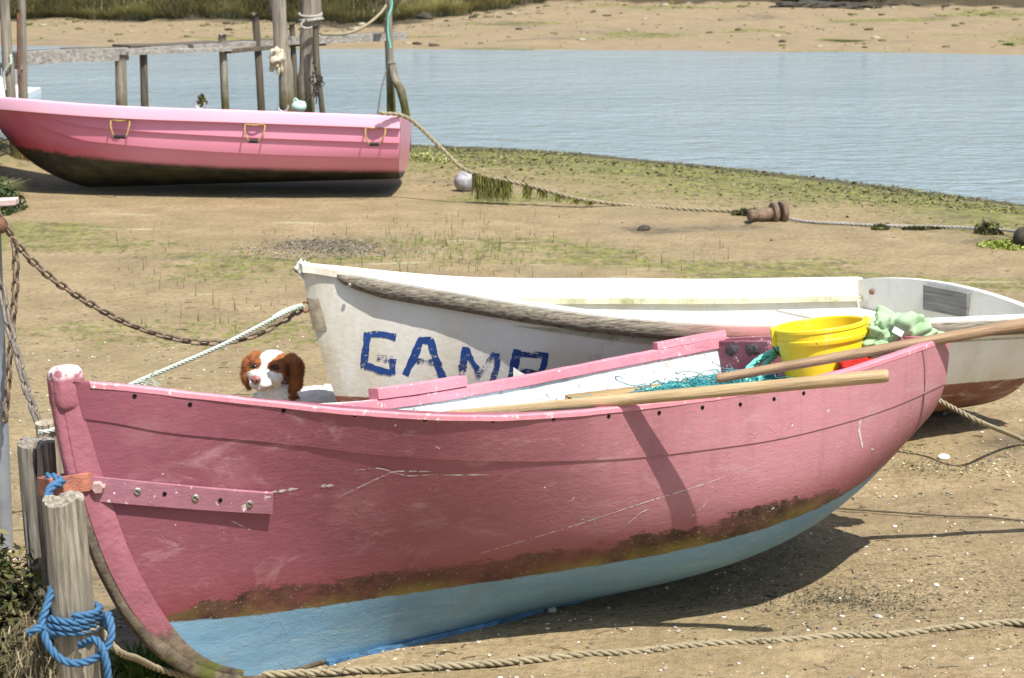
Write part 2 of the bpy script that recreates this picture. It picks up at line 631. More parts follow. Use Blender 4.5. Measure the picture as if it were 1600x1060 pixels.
def terrain(X, Y):
    P = np.stack([X, Y, 0 * X], -1)
    wig = .18 * fbm(P * .9, 21, 4)
    s = np.interp(X, SHX, SHY) + wig - Y
    e = Y - np.interp(X, FRX, FRY) + .35 * fbm(P * .5, 22, 4)
    z = np.where(s > 0, WATER_Z * (1 - sstep(0, 3.2, s)), WATER_Z + .22 * s)
    z = np.maximum(z, -1.2)
    scarp = 4.6 + 4.6 * sstep(-2.5, 1.5, X) + 1.1 * fbm(P * .35, 23, 4) + .6 * fbm(P * 1.2, 27, 3)
    zf = np.where(e < 0, WATER_Z + .22 * e, WATER_Z + .047 * e + .03 * fbm(P * 1.3, 31, 4) * sstep(0, 2, e) + .06 * fbm(P * 4., 33, 3) * sstep(scarp - 1.6, scarp - .3, e))
    zf = zf + .03 * fbm(P * 2.6, 37, 3) * sstep(.5, 2.5, e)
    zf = zf + .5 * sstep(0, .45, e - scarp) + .012 * np.maximum(e - scarp, 0)
    z = np.where(e > -8, np.maximum(z, zf), z)
    near = sstep(24, 10, Y)
    z = z + near * sstep(.1, 1.5, s) * (.014 * fbm(P * 1.1, 41, 4) + .007 * fbm(P * 5.5, 42, 3) + .0035 * fbm(P * 17, 43, 2) * sstep(12, 8, Y))
    z = z + footprints(np.asarray(X, float), np.asarray(Y, float))
    z = z + .35 * sstep(0, 1, (-3.55 - X) / 1.2 - .25 * np.abs(Y - 18.3)) * sstep(0, 2, s)
    return z, s, e


xd = np.arange(-3.0, 3.0, .026)
xg = 3.0 + np.cumsum(.026 * 1.06 ** np.arange(1, 118)); xg = xg[xg < 500]
xs = np.concatenate([-xg[::-1], xd, xg])
ys = np.concatenate([[-300, -100, -30, -8, 0, 2.5, 4], np.arange(5.2, 9.6, .026), np.arange(9.6, 24, .085), np.arange(24, 35, .4), np.arange(35, 47, .13), 47 + np.cumsum(.2 * 1.25 ** np.arange(1, 31))])
GX, GY = np.meshgrid(xs, ys, indexing='ij')
GZ, GS, GE = terrain(GX, GY)
gP = np.stack([GX, GY, GZ], -1)
g = MB()
algae = sstep(6.4, .8, GS + 1.6 * fbm(gP * .8, 51, 4)) * (GS > -1) * .98
algae = np.maximum(algae, .80 * sstep(-.1, .45, fbm(gP * np.array([.6, 1.3, 1]), 52, 4)) * sstep(8.6, 12., GY) * (GE < -3))
algae = np.where(GE > -2, .85 * sstep(.12, .45, fbm(gP * np.array([.45, 1.2, 1]), 53, 4)), algae)
damp = sstep(.12, .55, fbm(gP * np.array([.9, 1.5, 1]), 54, 4))
fleck = np.exp(-(((GX - 1.45) / .75) ** 2 + ((GY - 7.0) / .55) ** 2))
soil = sstep(-.55, -.1, GE - (4.3 + 4.6 * sstep(-2.5, 1.5, GX) + 1.1 * fbm(np.stack([GX, GY, 0 * GX], -1) * .35, 23, 4) + .6 * fbm(np.stack([GX, GY, 0 * GX], -1) * 1.2, 27, 3)))
fleck = np.where(GE > 0, soil, fleck)
g.add(gP.reshape(-1, 3), grid_faces(len(xs), len(ys)), 0)
g.C = [np.stack([algae.ravel(), np.maximum(damp, 1.5 * np.exp(-((GS - .1) / .45) ** 2)).ravel(), fleck.ravel()], 1)]


def ground_mat():
    q = NG('beach_sand', .85, .25)
    P = q.pos
    sep = q.nt.nodes.new('ShaderNodeSeparateColor')
    q.put(sep.inputs[0], q.attr())
    alg, dmp, flk = sep.outputs[0], sep.outputs[1], sep.outputs[2]
    n1 = q.noise(3.2, 6, .62, P)
    n2 = q.noise(28, 5, .65, P)
    n3 = q.noise(140, 3, .6, P)
    c = q.mix(q.ramp(n1, [(.33, 0.), (.68, 1.)]), (.245, .180, .095), (.375, .285, .160))
    c = q.mix(q.math('MULTIPLY', q.ramp(n2, [(.38, 1.), (.54, 0.)]), .55), c, (.15, .11, .055))
    mud = q.ramp(q.noise(.9, 5, .6, P, scl=(.7, 1.4, 1)), [(.42, 0.), (.66, 1.)])
    c = q.mix(q.math('MULTIPLY', mud, .45), c, (.23, .185, .095))
    c = q.mix(q.math('MULTIPLY', q.ramp(n3, [(.6, 0.), (.72, 1.)]), .5), c, (.5, .42, .30))
    c = q.mix(q.math('MULTIPLY', dmp, .38), c, (.17, .13, .08))
    dk = q.math('MULTIPLY', q.ramp(q.noise(75, 4, .7, P), [(.50, 0.), (.60, 1.)]), q.math('MULTIPLY', flk, .75))
    c = q.mix(dk, c, (.055, .048, .03))
    na = q.noise(16, 6, .72, P, scl=(1, .55, 1))
    am = q.math('ADD', q.math('MULTIPLY', alg, .74), q.math('MULTIPLY', q.math('SUBTRACT', na, .5), 2.4))
    af = q.step(am, .28, .66)
    ac = q.mix(q.ramp(q.noise(7, 5, .65, P), [(.38, 0.), (.62, 1.)]), (.085, .095, .025), (.25, .27, .055))
    ac = q.mix(q.math('MULTIPLY', q.ramp(q.noise(34, 4, .7, P), [(.45, 0.), (.62, 1.)]), .7), ac, (.085, .062, .04))
    c = q.mix(q.math('MULTIPLY', af, .85), c, ac)
    c = q.mix(q.math('MULTIPLY', q.step(q.math('ADD', dmp, q.math('MULTIPLY', q.math('SUBTRACT', q.noise(5, 5, .7, P), .5), 1.2)), .75, 1.25), .8), c, (.07, .058, .035))
    # bleached dry algae films on the middle beach
    pl = q.ramp(q.noise(2.6, 5, .62, P, scl=(.35, 1.3, 1)), [(.63, 0.), (.72, 1.)])
    yy = q.xyz(P)[1]
    pl = q.math('MULTIPLY', pl, q.math('MULTIPLY', q.step(yy, 10.5, 12.5), q.step(yy, 18., 15.5)))
    c = q.mix(q.math('MULTIPLY', pl, .8), c, q.mix(q.noise(30, 4), (.34, .32, .16), (.60, .56, .42)))
    # bare dark earth of the eroded far bank
    y = q.xyz(P)[1]
    c = q.mix(q.math('MULTIPLY', q.step(y, 33., 34.), q.math('SUBTRACT', .38, q.math('MULTIPLY', af, .35))), c, (.24, .185, .120))
    fs = q.math('MULTIPLY', q.step(y, 33., 34.), flk)
    c = q.mix(fs, c, q.mix(q.noise(2.5, 5, .6, P), (.035, .028, .018), (.105, .085, .048)))
    h = q.math('ADD', q.math('MULTIPLY', n2, .6), q.math('ADD', q.math('MULTIPLY', n3, .22), q.math('MULTIPLY', q.noise(9, 4, .6, P), .9)))
    rg = q.math('SUBTRACT', .92, q.math('MULTIPLY', dmp, .18))
    return q.done(c, rg, q.bump(h, .95, .028))


ground = g.build('ground', ground_mat(), None, True)
tag(ground, 'sandy tidal beach with green algae towards the river edge', 'ground', kind='structure')

# ------------------------------------------------------------------ water
qw = NG('river_water', .06, .5)
qw.b.inputs['IOR'].default_value = 1.333
wv = qw.math('ADD', qw.math('MULTIPLY', qw.noise(1.6, 3, .55, qw.pos, scl=(.75, 1.4, 1), dist=.8), 1.0), qw.math('MULTIPLY', qw.noise(6.5, 4, .6, qw.pos, scl=(.85, 1.3, 1), dist=.6), .6))
wcol = qw.mix(qw.noise(.22, 3, .5, qw.pos, scl=(.5, 1.4, 1)), (.17, .235, .26), (.29, .36, .385))
water_m = qw.done(wcol, .10, qw.bump(wv, 1.0, .13))
wx = np.linspace(-70, 70, 60); wy = np.linspace(8, 48, 60)
WXg, WYg = np.meshgrid(wx, wy, indexing='ij')
water = MB().add(np.stack([WXg, WYg, np.full_like(WXg, WATER_Z)], -1).reshape(-1, 3), grid_faces(60, 60)).build('river_water', water_m, None, True)
tag(water, 'rippled pale blue tidal river between beach and far bank', 'water', kind='structure')


def gz(x, y):
    return float(terrain(np.array([x]), np.array([y]))[0][0])


# ------------------------------------------------------------------ far bank grass (nobody could count it) and loose tussocks
def vcol_mat(name, rough=.8, spec=.2, trans=0.0, var=.0):
    q = NG(name, rough, spec)
    c = q.attr()
    if var: c = q.mix(var, c, q.mix(q.noise(30, 4), (.02, .02, .02), (1, 1, 1)), 'OVERLAY')
    return q.done(c)


M_BLADE = vcol_mat('grass_blades', .75)


def blades(mb, base, h, lean, w, col, n=3):
    """curved tapering blades; all arrays length k"""
    k = len(base)
    ts = np.linspace(0, 1, n + 1)
    side = np.stack([-lean[:, 1], lean[:, 0], 0 * h], 1)
    side /= np.linalg.norm(side, axis=1)[:, None] + 1e-9
    V = []
    for t in ts:
        p = base + np.stack([lean[:, 0] * t * t, lean[:, 1] * t * t, h * (t - .28 * t * t * np.minimum(1, np.linalg.norm(lean, axis=1) / (h + 1e-6)))], 1)
        ww = (w * (1 - t * .92))[:, None]
        V += [p - side * ww, p + side * ww]
    V = np.stack(V, 1)
    m = 2 * (n + 1)
    F = []
    for i in range(k):
        o = i * m
        for j in range(n): F.append((o + 2 * j, o + 2 * j + 1, o + 2 * j + 3, o + 2 * j + 2))
    mb.add(V.reshape(-1, 3), F)
    mb.C.append(np.repeat(col, m, axis=0))


def grass_col(k, a=(.20, .19, .06), b=(.10, .12, .035), c=(.33, .28, .13)):
    u = RNG.random((k, 1)); v = RNG.random((k, 1))
    col = np.array(a) * u + np.array(b) * (1 - u)
    return np.where(v > .72, np.array(c), col)


mb = MB()
k = 34000
bx_ = RNG.uniform(-13.5, 13, k)
P0 = np.stack([bx_, 0 * bx_, 0 * bx_], -1)
fy = np.interp(bx_, FRX, FRY)
sc0 = 4.6 + 4.6 * sstep(-2.5, 1.5, bx_) + 1.1 * fbm(np.stack([bx_, fy + 5, 0 * bx_], -1) * .35, 23, 4) + .6 * fbm(np.stack([bx_, fy + 5, 0 * bx_], -1) * 1.2, 27, 3)
by_ = fy + sc0 - .12 + np.abs(RNG.normal(0, 1, k)) * .5
bz_ = terrain(bx_, by_)[0]
clump = fbm(np.stack([bx_ * 1.3, by_ * 1.3, 0 * bx_], -1), 61, 3)
hh = (.27 + .22 * clump + RNG.uniform(-.06, .08, k)).clip(.12, .55) * (1 - .35 * sstep(.5, 2, bx_))
ln = np.stack([RNG.normal(0, .14, k), -.20 + RNG.normal(-.10, .2, k)], 1)
blades(mb, np.stack([bx_, by_, bz_ - .03], 1), hh, ln, RNG.uniform(.006, .013, k), grass_col(k, (.42, .385, .20), (.25, .26, .11), (.55, .50, .31)) * (1 + .5 * clump[:, None]), 3)
tag(mb.build('marsh_grass', M_BLADE), 'dry olive marsh grass overhanging the eroded far bank', 'grass', kind='stuff')


def tussock(name, label, x, y, r, h, k, cols, group=None, cat='plant', droop=.7):
    z = gz(x, y)
    mb = MB()
    a = RNG.uniform(0, 2 * math.pi, k); rr = r * .45 * np.sqrt(RNG.random(k))
    base = np.stack([x + rr * np.cos(a), y + rr * np.sin(a), np.full(k, z - .02)], 1)
    d = RNG.uniform(.1, droop, k) * r * 1.3
    a2 = a + RNG.normal(0, .4, k)
    blades(mb, base, h * RNG.uniform(.55, 1.1, k), np.stack([d * np.cos(a2), d * np.sin(a2)], 1), RNG.uniform(.004, .011, k) * (r / .4 + .4), grass_col(k, *cols), 3)
    # built about the plant's foot
    for i, V in enumerate(mb.V): mb.V[i] = V - np.array([x, y, z])
    o = mb.build(name, M_BLADE)
    o.location = (x, y, z)
    return tag(o, label, cat, group)


DRY = ((.24, .21, .08), (.14, .14, .05), (.36, .31, .16))
GRN = ((.12, .20, .03), (.07, .13, .02), (.2, .28, .05))
p_ = gp(745, 16, .1); tussock('grass_tussock', 'pale dry tussock slumped onto the far mud, left of the bright green one', p_[0], p_[1] - .9, .42, .36, 900, DRY)
p_ = gp(838, 12, .1); tussock('grass_tussock', 'broad dry tussock on the far bank beside the bright green one', p_[0], p_[1] - .6, .5, .32, 900, DRY)
p_ = gp(886, 13, .1); tussock('grass_tussock', 'bright green tussock at the foot of the far bank', p_[0], p_[1] - .9, .32, .28, 700, GRN)
p_ = gp(1575, 70, -.05); tussock('algae_clump', 'round green algae clump low on the far mud at right', p_[0], p_[1], .14, .07, 260, GRN, cat='algae')
p_ = gp(1325, 62, -.03); tussock('algae_clump', 'wide bright green algae patch spread over the far mud slope', p_[0], p_[1], .5, .03, 900, ((.2, .27, .04), (.14, .2, .03), (.26, .3, .07)), cat='algae')
p_ = gp(1472, 40, 0); tussock('algae_clump', 'small yellow green algae tuft high on the far mud', p_[0], p_[1], .16, .06, 220, ((.25, .3, .05), (.16, .2, .03), (.28, .3, .08)), cat='algae')

# clods and stones on the far mud, thickest under the eroded edge
mb = MB()
for i in range(900):
    x = RNG.uniform(-12, 12); e_ = np.interp(x, FRX, FRY)
    d_ = RNG.uniform(.4, 6.5) if RNG.random() < .45 else 4.2 + 4.4 * float(sstep(-2.5, 1.5, x)) - abs(RNG.normal(0, .9))
    y = e_ + d_
    r = .012 + .06 * RNG.random() ** 5
    V, F = ICO[0]
    mb.add(V * (1 + RNG.uniform(-.3, .3, (12, 1))) * np.array([r * 1.4, r, r * .6]) + np.array([x, y, 0.]), F, 0, np.array([(.09, .075, .045), (.16, .13, .08), (.05, .042, .028), (.34, .30, .21), (.12, .12, .04)][RNG.integers(5)]))
VV = np.concatenate(mb.V)
cxy = VV.reshape(-1, 12, 3)[:, :, :2].mean(1)
zz = terrain(cxy[:, 0], cxy[:, 1])[0]
for i in range(len(mb.V)): mb.V[i] = mb.V[i] + np.array([0, 0, zz[i] + .005])
tag(mb.build('mud_clods', vcol_mat('clod_colours', .9, .15)), 'clods and stones scattered over the far mud bank', 'clods', kind='stuff')

# dark driftwood heap on the far mud
mb = MB()
c0 = gp(1290, 21, .1); c0[1] -= .6
for i in range(34):
    x, y = c0[0] + RNG.normal(0, .55), c0[1] + RNG.normal(0, .25)
    a = RNG.normal(0, .5); L = RNG.uniform(.1, .4); z = gz(x, y) + RNG.uniform(.01, .05)
    d = np.array([math.cos(a), math.sin(a) * .6, RNG.normal(0, .06)]) * L
    V, F = tube(np.stack([np.array([x, y, z]) - d, np.array([x, y, z]) + np.array([0, 0, .02]), np.array([x, y, z]) + d]), RNG.uniform(.015, .04), 6)
    mb.add(V, F)
M_DRIFT = simple('dark_driftwood', (.06, .052, .04), .9, .4)
tag(mb.build('driftwood_heap', M_DRIFT), 'dark heap of driftwood and weed lying on the far mud bank', 'driftwood', kind='stuff')
mb = MB(); p_ = gp(664, 37, .05); stone(mb, (p_[0], p_[1], gz(p_[0], p_[1]) + .04), (.16, .1, .09), 2, 5)
tag(mb.build('mud_lump', M_DRIFT), 'single dark lump lying on the far mud above the jetty end', 'stone')

# ================================================================== PINK BOAT IN FRONT
def t_at(h, px, side, r=1.0):
    t = np.linspace(0, 1, 400)
    W = h.world(h.P(t, np.full(400, r), side))
    d = W[:, 1] * cT + (CAMH - W[:, 2]) * sT
    x = 800 + FPX * W[:, 0] / d
    return float(np.interp(px, x, t))


def pink_paint(name, hull_zones=True, base=(.235, .074, .098), low=(.20, .042, .048)):
    q = NG(name, .5, .35)
    u, v, w = q.xyz()[:3]
    big = q.noise(3.2, 5, .6, scl=(1, 1, 2))
    fine = q.noise(45, 4, .6)
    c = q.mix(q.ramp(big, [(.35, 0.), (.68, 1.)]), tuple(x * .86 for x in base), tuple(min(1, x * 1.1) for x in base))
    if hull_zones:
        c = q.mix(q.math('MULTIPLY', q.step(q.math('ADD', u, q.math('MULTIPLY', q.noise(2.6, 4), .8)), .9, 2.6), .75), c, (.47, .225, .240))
    # chalky bleached blooms and scuffs
    bl = q.ramp(q.noise(2.3, 4, .6, scl=(1, 1, 1.6)), [(.55, 0.), (.75, 1.)])
    c = q.mix(q.math('MULTIPLY', bl, .42), c, (.48, .25, .26))
    gr = q.ramp(q.noise(4.5, 6, .7, dist=.5), [(.56, 0.), (.72, 1.)])
    c = q.mix(q.math('MULTIPLY', gr, .34), c, (.25, .165, .14))
    runs = q.ramp(q.noise(16, 5, .7, scl=(1, 1, .10)), [(.50, 0.), (.72, 1.)])
    c = q.mix(q.math('MULTIPLY', runs, .30), c, (.17, .075, .075))
    fade = q.ramp(q.noise(7, 6, .75, scl=(.5, .5, 1.2), dist=1.), [(.54, 0.), (.66, 1.)])
    c = q.mix(q.math('MULTIPLY', fade, .55), c, (.43, .25, .255))
    brush = q.noise(70, 3, .6, scl=(.05, .05, 1))
    c = q.mix(q.math('MULTIPLY', brush, .18), c, (.38, .10, .13))
    h1 = q.noise(90, 4, .65, scl=(.35, .35, 1), dist=.5)
    crk = q.voro(5, 'DISTANCE_TO_EDGE', vec=q.wob(.35, 5.), scl=(.8, .8, 1.1))
    cm = q.math('MULTIPLY', q.step(crk, .010, .0), q.ramp(q.noise(2.4, 3), [(.52, 0.), (.62, 1.)]))
    if hull_zones:
        d = q.math('SUBTRACT', u, 1.1)
        w0 = q.math('ADD', q.math('MULTIPLY', q.math('MULTIPLY', d, d), .064), .178)
        e = q.math('SUBTRACT', w, w0)
        en = q.math('ADD', e, q.math('MULTIPLY', q.math('SUBTRACT', q.noise(30, 4, .7, scl=(.5, .5, 1)), .5), .016))
        c = q.mix(q.math('MULTIPLY', q.step(en, .17, .02), .75), c, low)
        # weed and slime band just above the waterline
        wid = q.math('MULTIPLY', q.step(u, .08, .5), q.step(u, 2.62, 1.9))
        nb = q.noise(9, 6, .75, scl=(.6, .6, 1.2))
        bt = q.math('ADD', e, q.math('ADD', q.math('MULTIPLY', q.math('SUBTRACT', nb, .5), .13), q.math('MULTIPLY', q.math('SUBTRACT', q.noise(48, 5, .75, scl=(.5, .5, 1)), .5), .07)))
        band = q.math('MULTIPLY', q.step(bt, q.math('MULTIPLY', wid, .082), q.math('MULTIPLY', wid, .066)), q.step(wid, .02, .2))
        bc = q.mix(q.ramp(q.noise(14, 6, .7), [(.36, 0.), (.64, 1.)]), (.018, .012, .009), (.10, .055, .026))
        yel = q.math('MULTIPLY', q.step(e, .05, .0), q.ramp(q.noise(3.1, 3, .6), [(.45, 0.), (.6, 1.)]))
        bc = q.mix(q.math('MULTIPLY', yel, .8), bc, (.20, .19, .03))
        sp = q.math('MULTIPLY', q.ramp(q.noise(130, 3, .6), [(.64, 0.), (.68, 1.)]), .7)
        bc = q.mix(sp, bc, (.45, .37, .25))
        patchy = q.ramp(q.noise(3.4, 5, .7, scl=(.7, .7, 1.5)), [(.34, .5), (.54, 1.)])
        c = q.mix(q.math('MULTIPLY', band, q.math('MULTIPLY', patchy, .94)), c, bc)
        # antifouling blue below
        blue = q.mix(q.ramp(q.noise(5, 5, .65, scl=(.5, .5, 2)), [(.35, 0.), (.7, 1.)]), (.13, .255, .36), (.20, .35, .45))
        sc = q.ramp(q.noise(60, 4, .6, scl=(.12, .12, 1), dist=1.2), [(.6, 0.), (.68, 1.)])
        blue = q.mix(q.math('MULTIPLY', sc, .45), blue, (.34, .40, .38))
        blue = q.mix(q.math('MULTIPLY', q.ramp(q.noise(8, 5, .7), [(.5, 0.), (.75, 1.)]), .45), blue, (.16, .19, .18))
        c = q.mix(q.step(en, .003, -.003), c, blue)
        chip = q.ramp(q.noise(38, 3, .6), [(.735, 0.), (.75, 1.)])
        c = q.mix(chip, c, q.mix(q.noise(5, 2), (.30, .36, .50), (.75, .70, .62)))
    else:
        chip = q.ramp(q.noise(32, 5, .7), [(.62, 0.), (.645, 1.)])
        c = q.mix(chip, c, (.70, .62, .55))
    c = q.mix(q.math('MULTIPLY', cm, .22), c, (.25, .10, .10))
    hh = q.math('SUBTRACT', q.math('ADD', q.math('MULTIPLY', h1, .5), q.math('MULTIPLY', q.noise(26, 6, .7), .55)), q.math('MULTIPLY', cm, .5))
    return q.done(c, q.math('ADD', .42, q.math('MULTIPLY', fine, .25)), q.bump(q.math('ADD', hh, q.math('MULTIPLY', q.noise(4, 3), 1.2)), .42, .0075))


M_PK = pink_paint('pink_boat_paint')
M_PKR = pink_paint('pink_rail_paint', False, (.62, .25, .30))
M_PKD = pink_paint('plum_pad_paint', False, (.17, .06, .085))


def inner_mat(name, base, stain=(.19, .18, .10), amount=.75):
    q = NG(name, .65, .3)
    c = q.mix(q.noise(5, 5, .6), tuple(x * .86 for x in base), base)
    st = q.ramp(q.noise(5.5, 7, .72, dist=.6), [(.47, 0.), (.66, 1.)])
    c = q.mix(q.math('MULTIPLY', st, amount), c, stain)
    sp = q.ramp(q.noise(50, 5, .7), [(.58, 0.), (.66, 1.)])
    c = q.mix(q.math('MULTIPLY', sp, amount * .8), c, (.07, .075, .05))
    return q.done(c, None, q.bump(q.noise(60, 5, .65), .4, .006))


M_IN = inner_mat('flaking_inner_paint', (.66, .70, .68))
pb = thing('rowing_boat', 'weathered dusky pink rowing boat with pale blue bottom lying nearest in front', 'boat', mat=H_PINK.mat)
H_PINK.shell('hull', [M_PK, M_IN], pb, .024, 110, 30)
H = H_PINK
TW = [0, .0375, .0775, .1475, .25, .375, .4425, .515, .5875, .665, .755, .9425, 1]
WW = [.845, .815, .773, .719, .637, .569, .543, .523, .516, .512, .520, .545, .56]
def rub_r(t): return H.r_of_w(t, hint(t, TW, WW))
RT = [0, .0375, .0775, .1475, .25, .375, .515, .755, .9425, 1]; RR = [.68, .73, .83, .875, .857, .852, .85, .853, .775, .74]


def strake(h, name, mat, parent, ra, rb, off, th, t0=.012, t1=.999, n=120, m=7, side=1.0):
    t = np.linspace(t0, t1, n)
    A, B = ra(t), rb(t)
    def lay(o): return np.stack([h.P(t, A + (B - A) * j / (m - 1), side, np.full(n, o)) for j in range(m)], 1).reshape(-1, 3)
    F = grid_faces(n, m); N = n * m
    F2 = [tuple(i + N for i in f[::-1]) for f in F]
    for i in range(n - 1):
        for j in (0, m - 1): F2.append((i * m + j, (i + 1) * m + j, N + (i + 1) * m + j, N + i * m + j))
    for i in (0, n - 1):
        for j in range(m - 1): F2.append((i * m + j, i * m + j + 1, N + i * m + j + 1, N + i * m + j))
    return MB().add(np.vstack([lay(off), lay(off - th)]), F + F2).build(name, mat, parent, True, world=False, auto=40)


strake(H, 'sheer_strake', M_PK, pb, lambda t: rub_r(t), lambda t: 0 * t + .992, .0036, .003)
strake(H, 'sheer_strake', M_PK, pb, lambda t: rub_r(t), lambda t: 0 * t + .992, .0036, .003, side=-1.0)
RAIL = [(.0045, -.012), (.0055, .000), (.002, .005), (-.030, .005), (-.036, .001), (-.036, -.030), (-.026, -.034), (-.02, -.012)]
H.sweep('gunwale', M_PKR, pb, 1, .02, .995, RAIL, 130, jit=.0022)
H.sweep('gunwale', M_PKR, pb, -1, .02, .995, RAIL, 130, jit=.0022)
BLK = [(.010, .0056), (.010, .038), (.006, .042), (-.034, .042), (-.04, .038), (-.04, .0056)]
H.sweep('rowlock_block', M_PKR, pb, -1, t_at(H, 580, -1), t_at(H, 718, -1), BLK, 16, jit=.001)
H.sweep('rowlock_block', M_PKR, pb, -1, t_at(H, 1022, -1), t_at(H, 1128, -1), [(.010, .0056), (.010, .030), (-.03, .032), (-.034, .0056)], 16, jit=.001)
H.transom('transom', pink_paint('transom_paint', False, (.42, .14, .17)), pb, .03, .012)
tb = MB()
ns = H.ns
box(tb, (2.963 - .031 - .014, -ns * .395, .615), (0, 1, 0), (0, 0, 1), (1, 0, 0), .135, .092, .013, bev=.004)
pad = tb.build('motor_pad', M_PKD, pb, False, world=False)
pad['label'] = 'dark plum coloured motor pad with worn grey patches'
qg = simple('worn_grey_rubber', (.085, .08, .085), .9, .6, 45, .9, .008)
for (a, b, c_, d) in ((-.455, .672, .035, .024), (-.345, .676, .034, .024)):
    tb = MB()
    V, F = ICO[2]
    tb.add(V * np.array([.006, c_, d]) * (1 + .75 * fbm(V * 2.2 + a * 9, 3))[:, None] + np.array([2.963 - .0575, ns * a, b]), F)
    tb.build('worn_patch', qg, pb, True, world=False)

# stem post, its head, the worn forefoot band and the keel
def along_keel(name, mat, t0, t1, prof, n=50, hd=0.0, jit=.002, taper=0.0):
    """prof: (forward/outboard normal distance, half width v)"""
    t = np.linspace(t0, t1, n)
    C = H.K(t)
    T = np.gradient(C, axis=0); T /= np.linalg.norm(T, axis=1)[:, None]
    O = np.stack([T[:, 2], 0 * t, -T[:, 0]], 1)
    if hd:
        C = np.vstack([C[0] - T[0] * hd, C]); T = np.vstack([T[:1], T]); O = np.vstack([O[:1], O]); n += 1
    tp = (1 - taper * sstep(.45, 1, np.linspace(0, 1, n)))[:, None]
    V = np.stack([C + O * (a - .02) * tp + O * .02 * (2 * tp - 1) + np.array([0, 1, 0]) * b * tp if taper else C + O * a + np.array([0, 1, 0]) * b for a, b in prof], 1)
    V = V + jit * np.stack([fbm(V * 12 + 31 * k, k, 3) for k in range(3)], -1)
    m = len(prof)
    F = grid_faces(n, m, closed_v=True) + [tuple(range(m))[::-1], tuple(range((n - 1) * m, n * m))]
    return MB().add(V.reshape(-1, 3), F).build(name, mat, pb, True, world=False, auto=40)


def stem_mat(name, wa, wb_):
    q = NG(name, .6, .3)
    w = q.xyz()[2]
    n = q.noise(12, 6, .7)
    c = q.mix(q.ramp(q.noise(5, 5, .6), [(.35, 0.), (.7, 1.)]), (.22, .070, .090), (.36, .135, .160))
    worn = q.mix(q.ramp(q.noise(22, 6, .7), [(.35, 0.), (.65, 1.)]), (.07, .055, .04), (.22, .175, .12))
    worn = q.mix(q.math('MULTIPLY', q.ramp(q.noise(9, 5, .7), [(.5, 0.), (.62, 1.)]), q.step(w, .25, .08)), worn, (.11, .12, .03))
    c = q.mix(q.step(q.math('ADD', w, q.math('MULTIPLY', q.math('SUBTRACT', n, .5), .22)), wa, wb_), c, worn)
    wh = q.math('MULTIPLY', q.step(w, .935, .955), q.ramp(q.noise(26, 4, .6), [(.42, 0.), (.52, 1.)]))
    c = q.mix(wh, c, (.78, .66, .66))
    return q.done(c, None, q.bump(q.math('ADD', n, q.noise(50, 4)), .45, .008))


M_STEM = stem_mat('stem_paint', .60, .52)
M_APR = stem_mat('apron_paint', .24, .16)
along_keel('stem_post', M_STEM, .0, .20, [(.026, -.015), (.030, -.009), (.030, .009), (.026, .015), (.008, .021), (-.008, .021), (-.008, -.021), (.008, -.021)], 60, taper=.62)
along_keel('apron', M_APR, .002, .15, [(.008, -.024), (.008, .024), (-.03, .040), (-.06, .042), (-.06, -.042), (-.03, -.040)], 60, taper=.75)
hd = MB()
Kt = H.K(np.array([0., .01])); up = Kt[0] - Kt[1]; up /= np.linalg.norm(up)
V, F = ICO[3]
Vb = np.sign(V) * np.abs(V) ** .55
hd.add(Vb * np.array([.046, .042, .064]) * (1 + .07 * fbm(V * 2.2, 4, 3))[:, None] + np.array([.020, 0, .914]), F)
hd.build('stem_head', M_STEM, pb, True, world=False)
M_BLUE = simple('bright_blue_keel_paint', (.06, .15, .255), .75, .6, 12, .8, .012)
kl = along_keel('keel', M_BLUE, .2005, .99, [(.030, -.020), (.034, 0), (.030, .020), (-.01, .024), (-.01, -.024)], 60, jit=.003)

# iron strap with bolt, screws and the empty holes
M_STRAP = pink_paint('strap_paint', False, (.34, .15, .19))
mb = MB()
H.patch(mb, .030, .1625, lambda x: .612 - .105 * x, lambda x: .676 - .110 * x, .017, 26, 4, th=.013)
st = mb.build('iron_strap', M_STRAP, pb, False, world=False)
M_SCREW = simple('dull_screw_metal', (.42, .40, .36), .45, .3, 60, .2, .001, .5, .8)
M_HOLE = NG('dark_hole', .95, .05).done((.012, .009, .009))
M_RUST = simple('flaking_rust', (.17, .085, .05), .85, .5, 25, .8, .006)
M_RUSTO = simple('orange_rust', (.34, .13, .085), .85, .35, 25, .8, .006)


def disc_on(name, mat, t, w, r, off, th, parent=pb, slot=False, hexa=False, side=1.0, h=H):
    rr = h.r_of_w(t, w)
    c = h.P(np.array([t]), rr, side, np.array([off]))[0]
    c2 = h.P(np.array([t]), rr, side, np.array([off + .01]))[0]
    n = (c2 - c) / np.linalg.norm(c2 - c)
    a = np.cross(n, [0, 0, 1]); a /= np.linalg.norm(a); b = np.cross(a, n)
    k = 6 if hexa else 14
    ang = np.linspace(0, 2 * math.pi, k, endpoint=False)
    ring = lambda R, z: [c + n * z + R * (math.cos(x) * a + math.sin(x) * b) for x in ang]
    V = ring(r, -th) + ring(r, 0) + ring(r * .8, th * .35)
    F = [(i, (i + 1) % k, k + (i + 1) % k, k + i) for i in range(k)] + [(k + i, k + (i + 1) % k, 2 * k + (i + 1) % k, 2 * k + i) for i in range(k)] + [tuple(range(2 * k, 3 * k))]
    mb = MB().add(V, F)
    o = mb.build(name, [mat, M_HOLE], parent, False, world=False)
    if slot:
        sl = MB(); box(sl, c + n * th * .4, a * .8 + b * .6, b * .8 - a * .6, n, r * .75, r * .14, th * .12)
        sl.build('slot', M_HOLE, parent, False, world=False)
    return o


